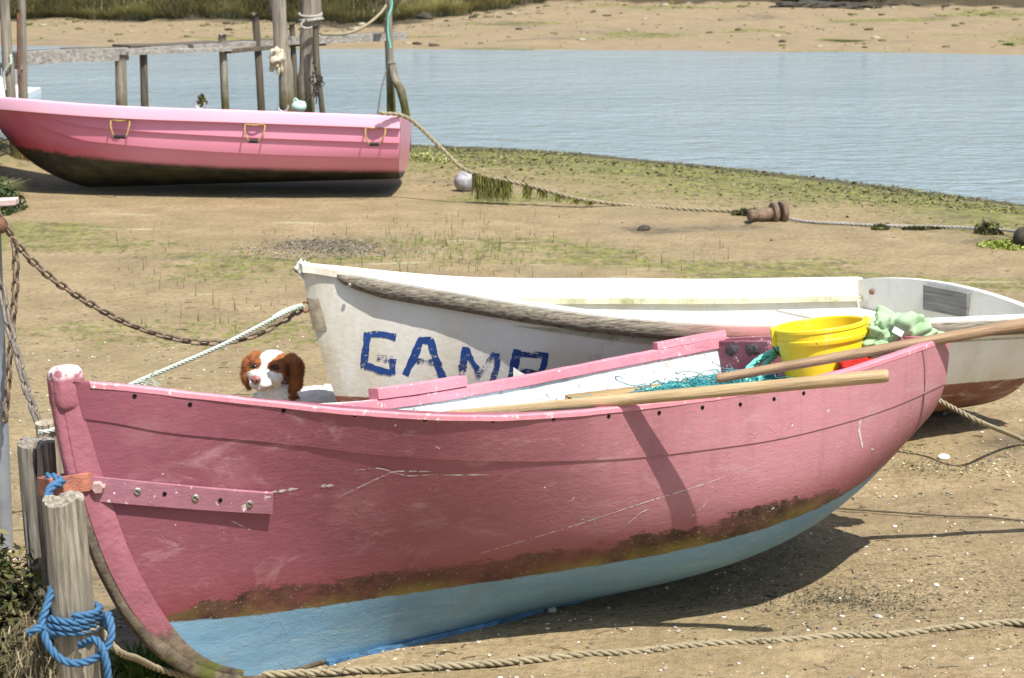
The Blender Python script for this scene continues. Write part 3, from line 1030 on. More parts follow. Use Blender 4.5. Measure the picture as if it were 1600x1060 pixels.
disc_on('bolt', simple('bolt_metal', (.45, .30, .27), .5, .4, 40, .4, .003), .043, .640, .019, .026, .014, hexa=True)
for t, w in ((.07, .617), (.11, .581), (.147, .546)): disc_on('screw', M_SCREW, t, w, .0105, .0195, .004, slot=True)
for t, w in ((.0885, .602), (.127, .566)): disc_on('screw_hole', M_HOLE, t, w, .006, .0182, .003)
for t, w in [(.055, .877), (.0975, .839), (.17, .796), (.2275, .763), (.2875, .727), (.3525, .699), (.4175, .679), (.48, .661), (.5375, .648), (.5875, .644), (.6325, .636), (.675, .636), (.715, .638), (.78, .65)]:
    disc_on('nail_hole', M_HOLE, t, w, .0062, .0048, .003)
# rusty eye straps that reach forward of the stem
mb = MB()
for s_ in (-1, 1):
    box(mb, (.0, s_ * .033, .655), (1, 0, -.02), (0, 1, 0), (0, 0, 1), .066, .006, .026, bev=.003)
box(mb, (-.070, 0, .656), (0, 1, 0), (1, 0, 0), (0, 0, 1), .040, .007, .026, bev=.003)
ey = mb.build('eye_bracket', M_RUSTO, pb, False, world=False)
ey['label'] = 'orange rusty iron eye bracket on the stem'

# wear marks on the paint: scratches, filler smears and the plank butt seam
_q = NG('bare_filler', .8, .2)
_cc = _q.mix(_q.noise(40, 4), (.46, .36, .34), (.70, .64, .58))
M_CHALK = _q.done(_cc, None, None, _q.ramp(_q.noise(55, 4, .7), [(.42, 0.), (.50, 1.)]))
mb = MB()
for pts, wd in (([(.2125, .522), (.2625, .583), (.2975, .569)], .0022), ([(.35, .276), (.4375, .329), (.515, .377), (.6775, .455)], .0016), ([(.31, .553), (.355, .536)], .002),
                ([(.1625, .564), (.18, .564)], .005), ([(.195, .563), (.21, .560)], .005), ([(.2275, .602), (.25, .6), (.275, .566), (.31, .558)], .0016),
                ([(.805, .522), (.8025, .483), (.8125, .424)], .0065), ([(.83, .413), (.84, .409)], .0035), ([(.135, .50), (.15, .46)], .003), ([(.05, .40), (.062, .33)], .005), ([(.47, .36), (.475, .33)], .002), ([(.57, .30), (.60, .37)], .002), ([(.2625, .583), (.268, .578)], .005), ([(.5, .30), (.52, .35), (.53, .36)], .002)):
    tt = [p[0] for p in pts]
    L = np.linspace(0, 1, 14)
    ss = np.linspace(0, 1, len(pts))
    t = np.interp(L, ss, tt); w = np.interp(L, ss, [p[1] for p in pts])
    hw = wd * (.35 + .65 * np.abs(np.sin(L * 9 + wd * 900))) * np.minimum(1, 6 * np.minimum(L, 1 - L) + .15)
    lo = H.P(t, H.r_of_w(t, w - hw), 1, np.full(14, .0012 + .0038 * (wd > 0) * float(np.mean([p[1] for p in pts]) > .56 and tt[0] > .2))); hi = H.P(t, H.r_of_w(t, w + hw), 1, np.full(14, .0012 + .0038 * (wd > 0) * float(np.mean([p[1] for p in pts]) > .56 and tt[0] > .2)))
    vert = abs(tt[-1] - tt[0]) < .02 and abs(pts[-1][1] - pts[0][1]) > .03
    if vert:
        lo = H.P(t - hw / 2.9, H.r_of_w(t, w), 1, np.full(14, .0012 + .0038 * (wd > 0) * float(np.mean([p[1] for p in pts]) > .56 and tt[0] > .2))); hi = H.P(t + hw / 2.9, H.r_of_w(t, w), 1, np.full(14, .0012 + .0038 * (wd > 0) * float(np.mean([p[1] for p in pts]) > .56 and tt[0] > .2)))
    mb.add(np.stack([lo, hi], 1).reshape(-1, 3), grid_faces(14, 2))
sm = mb.build('paint_scratches', M_CHALK, pb, True, world=False); sm['kind'] = 'stuff'
mb = MB()
t = np.array([.937, .942, .945, .950, .956, .962]); r = np.array([.985, .92, .8375, .72, .62, .50])
lo = H.P(t - .0012, r, 1, np.where(r > .78, .0050, .0050)); hi = H.P(t + .0012, r, 1, np.where(r > .78, .0050, .0050))
mb.add(np.stack([lo, hi], 1).reshape(-1, 3), grid_faces(6, 2))
mb.build('quarter_seam', simple('dark_seam_putty', (.16, .07, .08), .9), pb, True, world=False)  # dark putty strip along the plank seam, its own colour

# thwart and stern bench (their tops just below the rails), bottom boards
M_SEAT = inner_mat('pale_blue_seat_paint', (.58, .72, .80), (.42, .44, .40), .5)
M_SEATP = inner_mat('faded_pink_seat_paint', (.60, .42, .46), (.33, .27, .28), .7)


def bench(name, mat, t0, t1, dw, h=H, th=.025, n=8, inset=.03, parent=pb):
    t = np.linspace(t0, t1, n)
    w = hint(t, [0, .33, .66, 1], h.p['ws']) - dw
    r = h.r_of_w(t, w)
    A = h.P(t, r, 1, np.full(n, -inset)); B = h.P(t, r, -1, np.full(n, -inset))
    A[:, 2] = w; B[:, 2] = w
    m = 9
    T = np.stack([A + (B - A) * j / (m - 1) for j in range(m)], 1)
    V = np.vstack([T.reshape(-1, 3), T.reshape(-1, 3) - [0, 0, th]])
    F = grid_faces(n, m); N = n * m
    F2 = [tuple(i + N for i in f[::-1]) for f in F]
    for i in range(n - 1):
        for j in (0, m - 1): F2.append((i * m + j, (i + 1) * m + j, N + (i + 1) * m + j, N + i * m + j))
    for i in (0, n - 1):
        for j in range(m - 1): F2.append((i * m + j, i * m + j + 1, N + i * m + j + 1, N + i * m + j))
    return MB().add(V, F + F2).build(name, mat, parent, False, world=False)


bench('thwart', M_SEAT, .56, .70, .10)
bench('stern_bench', M_SEATP, .80, .975, .13)
bench('bow_thwart', M_IN, .26, .34, .22)
for j in range(5):
    t = np.linspace(.34, .9, 16)
    c = H.K(t) + np.array([0, 0, .10])
    vm = np.abs(H.P(t, H.r_of_w(t, c[:, 2]), 1)[:, 1]) - .10
    c[:, 1] = (j - 2) * np.clip(vm / 2.1, .0, .125)
    mb = MB()
    V = np.stack([c + [0, -.055, 0], c + [0, .055, 0], c + [0, .055, .016], c + [0, -.055, .016]], 1).reshape(-1, 3)
    mb.add(V, grid_faces(16, 4, closed_v=True)).build('bottom_board', M_IN, pb, False, world=False)

# ================================================================== WHITE BOAT
def white_paint(name, zones=True):
    q = NG(name, .5, .35)
    u, v, w = q.xyz()[:3]
    c = q.mix(q.ramp(q.noise(2.5, 5, .6), [(.3, 0.), (.7, 1.)]), (.73, .69, .59), (.81, .79, .73)) if zones else q.mix(q.ramp(q.noise(2.5, 5, .6), [(.3, 0.), (.7, 1.)]), (.60, .58, .49), (.70, .69, .64))
    ysl = q.ramp(q.noise(3.5, 5, .65, scl=(1, 1, .5)), [(.5, 0.), (.75, 1.)])
    c = q.mix(q.math('MULTIPLY', ysl, .50), c, (.58, .48, .26))
    if zones: c = q.mix(q.math('MULTIPLY', q.math('MULTIPLY', q.step(u, .35, .05), q.ramp(q.noise(8, 5, .7, scl=(1, 1, .3)), [(.40, 0.), (.65, 1.)])), .65), c, (.48, .36, .17))
    rs = q.ramp(q.noise(9, 5, .7, scl=(1, 1, .25)), [(.62, 0.), (.74, 1.)])
    c = q.mix(q.math('MULTIPLY', rs, .45), c, (.36, .22, .09))
    sp = q.ramp(q.noise(70, 4, .7), [(.68, 0.), (.72, 1.)])
    c = q.mix(q.math('MULTIPLY', sp, .7), c, (.12, .10, .07))
    sc = q.ramp(q.noise(14, 3, .6, scl=(1, 1, 3), dist=2.5), [(.495, 0.), (.5, 1.), (.505, 0.)])
    c = q.mix(q.math('MULTIPLY', sc, q.math('MULTIPLY', q.ramp(q.noise(3, 2), [(.5, 0.), (.58, 1.)]), .6)), c, (.20, .17, .13))
    if zones:
        w0 = q.math('SUBTRACT', .395, q.math('MULTIPLY', u, .053))
        e = q.math('ADD', q.math('SUBTRACT', w, w0), q.math('MULTIPLY', q.math('SUBTRACT', q.noise(22, 4, .7), .5), .012))
        rd = q.mix(q.ramp(q.noise(7, 5, .65), [(.35, 0.), (.7, 1.)]), (.17, .06, .045), (.30, .12, .085))
        wr = q.ramp(q.noise(11, 6, .75, scl=(.6, .6, 1.6), dist=.8), [(.50, 0.), (.60, 1.)])
        rd = q.mix(q.math('MULTIPLY', wr, q.step(e, -.14, -.02)), rd, (.50, .42, .33))
        rd = q.mix(q.step(e, -.10, -.19), rd, q.mix(q.noise(9, 5, .7), (.24, .13, .05), (.36, .22, .09)))
        c = q.mix(q.step(e, .003, -.003), c, rd)
    else:
        al = q.ramp(q.noise(7, 6, .75), [(.56, 0.), (.68, 1.)])
        c = q.mix(q.math('MULTIPLY', al, .35), c, (.30, .29, .16))
    return q.done(c, None, q.bump(q.math('ADD', q.noise(40, 5, .6), q.noise(5, 3)), .25, .006))


M_WH = white_paint('white_boat_paint')
M_WHI = white_paint('white_inner_paint', False)
wbt = thing('rowing_boat', 'white rowing boat with hand painted blue letters lying behind the pink boat', 'boat', mat=H_WHITE.mat)
Hw = H_WHITE
Hw.shell('hull', [M_WH, M_WHI], wbt, .03, 100, 28)
RAILW = [(.006, -.015), (.010, .002), (.006, .010), (-.030, .011), (-.036, .006), (-.036, -.03), (-.03, -.03)]
Hw.sweep('gunwale', M_WH, wbt, 1, .045, .998, RAILW, 120, jit=.0004)
Hw.sweep('gunwale', M_WH, wbt, -1, .045, .998, RAILW, 120, jit=.0004)
mb = MB()
t = np.linspace(0, .052, 9)
C = Hw.P(t, np.ones(9), Hw.ns)
hwid = C[:, 1] + .009
prow = np.array([-.012] + list(C[1:, 0])); 
V = []
for u_, h_, w_ in zip(prow, hwid, C[:, 2]):
    V += [[u_, -h_, w_ - .02], [u_, h_, w_ - .02], [u_, h_, w_ + .006], [u_, h_ * .8, w_ + .0125], [u_, -h_ * .8, w_ + .0125], [u_, -h_, w_ + .006]]
mb.add(V, grid_faces(9, 6, closed_v=True) + [tuple(range(6))[::-1], tuple(range(48, 54))])
mb.build('breasthook', M_WH, wbt, True, world=False, auto=40)
wq = NG('weathered_rubbing_wood', .85, .2)
wu = wq.xyz()[0]
gr = wq.noise(120, 6, .7, scl=(.045, .6, 1.2), dist=.3)
wc = wq.mix(wq.ramp(gr, [(.35, 0.), (.62, 1.)]), (.055, .046, .035), (.26, .225, .17))
pk_ = wq.mix(wq.noise(8, 4), (.26, .11, .09), (.46, .20, .19))
wc = wq.mix(wq.math('MULTIPLY', wq.step(wq.math('ADD', wu, wq.math('MULTIPLY', wq.noise(10, 4), .3)), 1.3, 1.75), wq.step(wu, 2.35, 2.2)), wc, pk_)
M_RUB = wq.done(wc, None, wq.bump(gr, .8, .006))
RUBP = [(.002, -.068), (.014, -.066), (.026, -.056), (.032, -.040), (.031, -.022), (.022, -.010), (.010, -.006), (.002, -.006)]
Hw.sweep('rubbing_strake', M_RUB, wbt, 1, .033, .998, RUBP, 200, jit=.002, taper=9)
Hw.sweep('rubbing_strake', M_RUB, wbt, -1, .033, .998, RUBP, 120, jit=.002)
for t in (.048, .13, .19, .262, .275, .35, .43): 
    w_ = float(hint(np.array([t]), [0, .33, .66, 1], Hw.p['ws'])[0]) - .032
    disc_on('rubbing_screw', M_SCREW if t not in (.262,) else M_RUST, t, w_, .007 if t not in (.262,) else .012, .0335, .004, wbt, h=Hw)
Hw.transom('transom', M_WHI, wbt, .035, .062)
mb = MB(); box(mb, (Hw.p['L'] - .045, -.02, .492), (0, 1, 0), (0, .02, 1), (1, 0, 0), .145, .056, .012, bev=.003)
mb.build('motor_pad', wood_mat('grey_pad_wood', (.26, .25, .235), (.13, .125, .115), 1), wbt, False, world=False)
mb = MB(); V, F = ICO[2]; mb.add(V * np.array([.012, .013, .013]) + np.array([Hw.p['L'] - .046, -ns * .49, .468]), F); mb.build('drain_bolt', M_RUST, wbt, True, world=False)
# side benches and stern bench inside
for sd in (1, -1):
    n = 40
    t = np.linspace(.22, .985, n)
    w = hint(t, [0, .33, .66, 1], Hw.p['ws']) - .135
    A = Hw.P(t, Hw.r_of_w(t, w), sd, np.full(n, -.03))
    A[:, 2] = w
    wid = .30 * sstep(.2, .45, t)
    B = A.copy(); B[:, 1] = np.sign(A[:, 1]) * np.maximum(np.abs(A[:, 1]) - wid, .02)
    C = B.copy(); C[:, 2] -= .16
    MB().add(np.stack([A, B, C], 1).reshape(-1, 3), grid_faces(n, 3)).build('side_bench', M_WHI, wbt, False, world=False)
    Hw.sweep('inner_stringer', inner_mat('mossy_stringer', (.52, .50, .36), (.22, .21, .09), .9), wbt, sd, .2, .985, [(-.02, -.068), (-.02, -.092), (-.085, -.092), (-.08, -.070)], 60)
bench('stern_bench', M_WHI, .84, .985, .125, Hw, .03, parent=wbt, inset=.035)
bench('bow_thwart', M_WHI, .2, .28, .2, Hw, .03, parent=wbt, inset=.035)
n = 40
t = np.linspace(.15, .98, n); c = Hw.K(t) + [0, 0, .14]
hw_ = .38 * sstep(.1, .45, t)
MB().add(np.stack([c + np.stack([0 * t, hw_ * s_, 0 * t], 1) for s_ in (-1, 1)], 1).reshape(-1, 3), grid_faces(n, 2)).build('cockpit_sole', M_WHI, wbt, False, world=False)
# stem plate with ring
mb = MB()
_tk = np.linspace(0, .17, 300); _wk = Hw.world(Hw.K(_tk))[:, 2]
t_ring = float(np.interp(-.735, -_wk, _tk))
t = np.linspace(float(np.interp(-.765, -_wk, _tk)), float(np.interp(-.645, -_wk, _tk)), 12); C = Hw.K(t)
for s_ in (-1, 1):
    A = C + np.array([-.006, 0, 0]); 
    mb.add(np.stack([A, C + [.012, s_ * .024, 0], C + [.034, s_ * .033, 0]], 1).reshape(-1, 3), grid_faces(12, 3))
mb.build('stem_plate', simple('weathered_bronze', (.34, .29, .20), .6, .35, 30, .5, .004), wbt, True, world=False)
a = np.linspace(0, 2 * math.pi, 24)
kc = Hw.K(np.array([t_ring]))[0] + [-.016, 0, 0]
V, F = tube(np.stack([kc[0] + .018 * np.cos(a), .0 * a + kc[1], kc[2] + .018 * np.sin(a)], 1), .005, 6)
mb = MB().add(V, F); mb.build('mooring_ring', M_RUST, wbt, True, world=False)

# hand painted letters, brushed thin paint broken by wear
lq = NG('worn_blue_lettering', .55, .3)
la = lq.math('ADD', lq.math('MULTIPLY', lq.noise(60, 5, .7, scl=(.35, .35, 1)), .6), lq.math('MULTIPLY', lq.noise(120, 3, .7), .45))
lc = lq.mix(lq.noise(20, 4), (.018, .045, .17), (.03, .09, .32))
M_LET = lq.done(lc, None, None, lq.ramp(la, [(.425, 0.), (.475, 1.)]))
lq = NG('thin_blue_lettering', .55, .3)
la = lq.math('ADD', lq.math('MULTIPLY', lq.noise(75, 5, .7, scl=(.25, .25, 1.2)), .6), lq.math('MULTIPLY', lq.noise(140, 3, .7), .45))
M_LET2 = lq.done((.03, .06, .19), None, None, lq.ramp(la, [(.495, 0.), (.53, 1.)]))
_ct = [-.1302, .3223, -.335, .1341, .2157, .3216]; _cw = [1.6924, .1291, -1.7065, .0325, -.3836, -.5002]


def letter(strokes):
    mbs = MB()
    for k, (mi, pts, wd) in enumerate(strokes):
        P, L = smooth_path([(*p, 0) for p in pts], n=22)
        T = np.gradient(P, axis=0); T /= np.linalg.norm(T, axis=1)[:, None]
        Nn = np.stack([-T[:, 1], T[:, 0]], 1)
        rows = []
        for j in range(9):
            e = wd * (j / 8 - .5) * (1 + .45 * fbm(P * .10 + k * 3.1, 5)) + 1.5 * fbm(P * .05 + k * 7.7, 6, 2)
            q = P[:, :2] + Nn * e[:, None]
            x, y = q[:, 0] / 1e3, q[:, 1] / 1e3
            B = np.stack([1 + 0 * x, x, y, x * x, x * y, y * y], 1)
            t, w = B @ _ct, B @ _cw
            rows.append(Hw.P(t, Hw.r_of_w(t, w), 1, np.full(22, .0007 + .0003 * k)))
        mbs.add(np.stack(rows, 1).reshape(-1, 3), grid_faces(22, 9), mi)
    return mbs.build('painted_letter', [M_LET, M_LET2], wbt, True, world=False)


letter([(0, [(573, 521), (571, 550), (570, 568)], 11), (0, [(570, 525), (590, 524), (619, 528)], 11), (1, [(570, 566), (572, 577)], 12), (0, [(571, 573), (592, 579), (613, 584)], 11), (0, [(614, 586), (615, 562)], 10), (1, [(590, 560), (615, 563)], 9)])
letter([(0, [(659, 530), (647, 560), (634, 588)], 12), (0, [(656, 532), (674, 534)], 11), (0, [(673, 531), (682, 562), (691, 592)], 11), (1, [(652, 565), (668, 566), (690, 572)], 9)])
letter([(0, [(727, 543), (724, 570)], 12), (1, [(723, 566), (719, 598)], 12), (0, [(729, 547), (738, 566), (747, 577)], 9), (1, [(745, 574), (748, 592)], 9), (1, [(775, 552), (762, 568), (748, 586)], 9), (0, [(777, 553), (777, 572), (769, 600)], 9)])
letter([(0, [(809, 547), (805, 570), (801, 597)], 13), (1, [(814, 555), (836, 556), (857, 557)], 9), (0, [(853, 552), (851, 570), (845, 583)], 10), (1, [(813, 579), (830, 583), (846, 587)], 8)])

# ================================================================== FAR PINK DINGHY
dq = NG('glossy_pink_gelcoat', .33, .5)
du, dv, dw = dq.xyz()[:3]
ex = dq.nt.nodes.new('ShaderNodeMath'); ex.operation = 'POWER'; ex.inputs[0].default_value = 2.71828
dq.put(ex.inputs[1], dq.math('MULTIPLY', du, -.58))
w0 = dq.math('MULTIPLY', ex.outputs[0], .388)
e = dq.math('ADD', dq.math('SUBTRACT', dw, w0), dq.math('MULTIPLY', dq.math('SUBTRACT', dq.noise(9, 5, .7), .5), dq.math('ADD', .02, dq.math('MULTIPLY', dq.step(du, 1.3, .4), .12))))
pc = dq.mix(dq.noise(2, 4), (.66, .215, .315), (.72, .285, .38))
pc = dq.mix(dq.math('MULTIPLY', dq.step(dq.math('ADD', e, 0.), .13, .0), dq.math('MULTIPLY', dq.step(du, 1.5, .6), .75)), pc, (.50, .05, .06))
pc = dq.mix(dq.math('MULTIPLY', dq.step(du, 1.5, .2), .85), pc, (.52, .07, .10))  # shade at the bow painted into the gelcoat as deeper red
bk = dq.mix(dq.ramp(dq.noise(6, 5, .65), [(.4, 0.), (.7, 1.)]), (.022, .02, .014), (.07, .065, .03))
pc = dq.mix(dq.step(e, .022, -.022), pc, bk)
M_DG = dq.done(pc, dq.math('ADD', .3, dq.math('MULTIPLY', dq.step(e, .02, -.02), .5)), dq.bump(dq.noise(12, 4), .08, .004))
fd = thing('rowing_dinghy', 'bright pink clinker style dinghy with black bottom beached by the jetty', 'boat', mat=H_FAR.mat)
Hf = H_FAR


def laps(t, r):
    t, r = np.broadcast_arrays(t, r)
    b3 = .93 - .04 * t; b2 = .86 - .12 * t; b1 = .75 - .20 * t; b0 = .50 - .2 * t
    o = np.zeros_like(r)
    for lo, hi in ((b0, b1), (b1, b2), (b2, b3 + .1)):
        k = (r >= lo) & (r < hi)
        o = np.where(k, .020 * (1 - (r - lo) / (hi - lo)), o)
    return o * sstep(.08, .26, t)


def clinker(h, name, mats, parent, nt=90, th=.02):
    """skin whose planks overlap: every plank's lower edge stands proud"""
    t = np.linspace(0, 1, nt)
    fade = sstep(.08, .26, t)
    B = [.50 - .2 * t, .75 - .20 * t, .86 - .12 * t, .935 - .03 * t]
    rows = [(t * 0 + x, 0) for x in np.linspace(0, 1, 9)[:-1]]
    rows = [(B[0] * x[0][0] / 1.0 if False else B[0] * k / 8, 0 * t) for k, x in enumerate(rows)]
    for i in range(3):
        rows.append((B[i], 0 * t))
        for k in range(6): rows.append((B[i] + (B[i + 1] - B[i]) * (k / 6 + .002), .020 * (1 - k / 6) * fade))
    rows += [(B[3], 0 * t), (0 * t + 1, 0 * t)]
    full = [(r, o, 1) for r, o in rows[::-1]] + [(r, o, -1) for r, o in rows[1:]]
    O = np.stack([h.P(t, r, d, o + 1e-6) for r, o, d in full], 1)
    I = np.stack([h.P(t, np.maximum(r, .02), d, 0 * t - th) for r, o, d in full], 1)
    m = len(full)
    mb = MB()
    mb.add(O.reshape(-1, 3), grid_faces(nt, m, flip=h.ns > 0), 0)
    mb.add(I.reshape(-1, 3), grid_faces(nt, m, flip=h.ns < 0), 1)
    N = nt * m
    rim = [(i * m + j, (i + 1) * m + j, N + (i + 1) * m + j, N + i * m + j) for i in range(nt - 1) for j in (0, m - 1)]
    mb.F += rim; mb.M += [0] * len(rim)
    return mb.build(name, mats, parent, True, world=False, auto=28)


clinker(Hf, 'hull', [M_DG, M_DG], fd)
RAILF = [(.016, -.088), (.034, -.084), (.036, -.02), (.032, .0), (.02, .010), (-.02, .010), (-.03, .0), (-.03, -.03), (-.012, -.03), (.0, -.08)]
M_DGR = NG('glossy_pink_rim', .28, .5)
M_DGR = M_DGR.done(M_DGR.mix(M_DGR.noise(3, 4), (.78, .38, .49), (.83, .47, .57)))
Hf.sweep('gunwale', M_DGR, fd, 1, .0, .998, RAILF, 90, auto=30)
Hf.sweep('gunwale', M_DGR, fd, -1, .0, .998, RAILF, 90, auto=30)
Hf.transom('transom', M_DG, fd, .04, .0)
bench('thwart', M_DGR, .42, .52, .16, Hf, .03, parent=fd, inset=.04)
bench('stern_bench', M_DGR, .82, .985, .18, Hf, .03, parent=fd, inset=.04)
M_CORD = simple('tan_cord', (.42, .29, .11), .8, .3, 60, .5, .003)
M_GRIP = simple('black_grip', (.02, .02, .025), .5, .3, 90, .3, .002)
for px in (190, 399, 586):
    tc = t_at(Hf, px, 1, .9)
    tl, tr = tc - .021, tc + .021
    A = Hf.P(np.array([tl]), np.array([.90]), 1, np.array([.035]))[0]; B = Hf.P(np.array([tr]), np.array([.90]), 1, np.array([.035]))[0]
    out = np.array([0, ns * .030, 0])
    s_ = -.02 if px != 190 else .0
    pts = [A, A + out + [.004 + s_ * .2, 0, -.06], A + out + [.03, 0, -.128], B + out + [-.03 + s_, 0, -.122], B + out + [-.002, 0, -.06], B, (A + B) / 2 + [0, ns * .012, -.006], A]
    mb = MB(); rope(mb, pts, .0065, seg=5)
    ho = mb.build('rope_handle', M_CORD, fd, True, world=False)
    g0, g1 = pts[2], pts[3]
    mb = MB(); Pg = np.stack([g0 + (g1 - g0) * x for x in np.linspace(-.05, 1.05, 26)])
    V, F = tube(Pg, .0125 + .003 * (np.arange(26) % 6 < 4), 9); mb.add(V, F)
    mb.build('grip', M_GRIP, ho, True, world=False)
for px in (313, 443):
    tc = t_at(Hf, px, -1)
    c = Hf.P(np.array([tc]), np.array([1.]), -1)[0] + np.array([0, 0, .055])
    a = np.linspace(-.3, math.pi + .3, 16)
    P = np.stack([c[0] + .04 * np.cos(a + math.pi), c[1] + 0 * a, c[2] + .04 * np.sin(a + math.pi) + .03], 1)
    mb = MB(); V, F = tube(P, .008, 6); mb.add(V, F)
    V, F = tube(np.array([c + [0, 0, -.055], c + [0, 0, -.005]]), .01, 6); mb.add(V, F)
    mb.build('rowlock', simple('galvanised_rowlock', (.55, .55, .56), .4, .15, 30, .1, .002, .5, .6) if px == 313 else bpy.data.materials['galvanised_rowlock'], fd, True, world=False)

# ================================================================== THINGS IN AND ON THE PINK BOAT
def rail_top(px, side=1, lift=.005):
    t = t_at(H, px, side)
    return H.world(H.P(np.array([t]), np.array([1.]), side)[0] + np.array([0, 0, lift]))


M_OAR = wood_mat('pale_oar_wood', (.50, .37, .21), (.36, .25, .13), 0, rough=.6, fine=1.2)
M_OARD = wood_mat('browned_oar_wood', (.38, .255, .155), (.24, .155, .09), 0, rough=.6, fine=1.2)


def make_oar(label, tip, rest, inner, r0, r1, mat, blade_at_inner=True, blade_mat=None):
    """local x runs from the grip end to the blade"""
    a, b = np.asarray(tip), np.asarray(inner)
    d = b - a; L = np.linalg.norm(d); d /= L
    y = np.cross([0, 0, 1], d); y /= np.linalg.norm(y); z = np.cross(d, y)
    o = thing('oar', label, 'oar', mat=Matrix(((d[0], y[0], z[0], a[0]), (d[1], y[1], z[1], a[1]), (d[2], y[2], z[2], a[2]), (0, 0, 0, 1))))
    x = np.concatenate([[0, .004, .012], np.linspace(.03, L, 30)])
    r = np.interp(x, [0, L], [r0, r1]) * np.concatenate([[.72, .92, 1.], np.ones(30)])
    V, F = tube(np.stack([x, 0 * x, 0 * x], 1), r, 16)
    MB().add(V, F).build('loom', mat, o, True, world=False, auto=50)
    bl = .5
    xx = np.linspace(L, L + bl, 14); u = np.linspace(0, 1, 14)
    hw = .02 + .05 * sstep(0, .5, u) - .008 * sstep(.9, 1, u); th = r1 * (1 - .7 * sstep(0, .4, u))
    a_ = np.linspace(0, 2 * math.pi, 14, endpoint=False)
    V = np.stack([np.stack([np.full(14, X), w_ * np.cos(a_), t_ * np.sin(a_)], 1) for X, w_, t_ in zip(xx, hw, th)]).reshape(-1, 3)
    MB().add(V, grid_faces(14, 14, closed_v=True) + [tuple(range(14))[::-1], tuple(range(13 * 14, 14 * 14))]).build('blade', mat, o, True, world=False, auto=50)
    return o


A = rail_top(972) + np.array([0, 0, .018])
T = at(1389, 587, 6.2)
dd = (A - T) / np.linalg.norm(A - T)
make_oar('pale oar whose round grip juts out over the near side of the pink boat', T, A, A + dd * .48, .0195, .0165, M_OAR)
G0 = at(1462, 531, rail_top(1462)[1])
I0 = at(1119, 592, 7.18)
dd = (G0 - I0) / np.linalg.norm(G0 - I0)
make_oar('brown oar laid across the yellow bucket and out past the stern corner', I0, G0, G0 + dd * .75, .0155, .0215, M_OARD)

# yellow bucket
qb = NG('yellow_plastic', .38, .45)
qc = qb.mix(qb.noise(3, 3), (.82, .57, .014), (.88, .67, .025))
qc = qb.mix(qb.ramp(qb.noise(46, 3, .6), [(.70, 0.), (.73, 1.)]), qc, (.10, .06, .02))
qc = qb.mix(qb.math('MULTIPLY', qb.ramp(qb.noise(7, 7, .78), [(.52, 0.), (.68, 1.)]), .4), qc, (.44, .29, .05))
qc = qb.mix(qb.math('MULTIPLY', qb.ramp(qb.noise(60, 3, .6, scl=(1, 1, .1)), [(.62, 0.), (.68, 1.)]), .3), qc, (.80, .68, .30))
M_YEL = qb.done(qc, qb.math('ADD', .3, qb.math('MULTIPLY', qb.noise(8, 4), .25)))
bc = at(1281, 508, 7.58)
ang = math.radians(-7)
Rb = np.array([[math.cos(ang), 0, math.sin(ang)], [0, 1, 0], [-math.sin(ang), 0, math.cos(ang)]])
Rx = np.array([[1, 0, 0], [0, math.cos(-.06), -math.sin(-.06)], [0, math.sin(-.06), math.cos(-.06)]])
Rb = Rb @ Rx
bk_ = thing('bucket', 'yellow plastic bucket standing on the stern bench of the pink boat', 'bucket', bc + Rb @ np.array([0, 0, -.25]))
mb = MB()
lathe(mb, [(.001, -.25), (.122, -.25), (.126, -.247), (.128, -.24), (.149, -.055), (.149, .0), (.146, .002), (.144, -.05), (.122, -.235), (.118, -.24), (.001, -.24)], bc, Rb, 56)
mb.build('body', M_YEL, bk_, True, auto=30)
mb = MB()
lathe(mb, [(.1505, -.048), (.157, -.050), (.159, -.046), (.1595, -.034), (.157, -.031), (.157, -.010), (.1605, -.007), (.1605, .002), (.157, .006), (.149, .006), (.1465, .002), (.1495, -.03), (.1505, -.048)], bc, Rb, 56)
mb.build('rim', M_YEL, bk_, True, auto=35)
for sx in (-1, 1):
    mb = MB(); box(mb, bc + Rb @ np.array([sx * .163, 0, -.022]), Rb[:, 1], Rb[:, 2], Rb[:, 0], .02, .032, .008, bev=.003)
    mb.build('lug', M_YEL, bk_, False)
a = np.linspace(0, math.pi, 30)
P = np.stack([.170 * np.cos(a), .10 * np.sin(a), -.03 - .125 * np.sin(a)], 1) @ Rb.T + bc
mb = MB(); V, F = tube(P, .0028, 6); mb.add(V, F); mb.build('wire_handle', simple('dark_wire', (.14, .10, .07), .5, .3, 50, .1, .001, .4, .6), bk_)

# crumpled pale green towel on the stern corner, red cloth below it
def heap(name, label, cat, c, r, mat, seed, fold=.28, nu=150, nv=90, parent=None):
    u = np.linspace(0, 2 * math.pi, nu, endpoint=False); v = np.linspace(-.35 * math.pi, .5 * math.pi, nv)
    U, Vv = np.meshgrid(u, v, indexing='ij')
    D = np.stack([np.cos(U) * np.cos(Vv), np.sin(U) * np.cos(Vv), np.sin(Vv)], -1)
    Q = D * np.array([1.05, 1.05, 1.25]) + seed * 3.7
    Q = Q + .55 * np.stack([fbm(Q * .9 + k * 11, seed + k, 3) for k in range(3)], -1)
    f = np.abs(fbm(Q * 1.35, seed + 5, 2)) * 3.2
    f2 = np.abs(fbm(Q * 2.8 + 5, seed + 9, 2)) * 2.6
    R = 1 + fold * (f - .3) + fold * .5 * (f2 - .3) + .2 * fbm(Q * .6, seed + 2, 2)
    P = D * R[..., None] * np.asarray(r)
    o = MB().add(P.reshape(-1, 3), grid_faces(nu, nv, closed_u=True)).build(name, mat, None, True)
    o.location = tuple(float(x) for x in c)
    return tag(o, label, cat), P


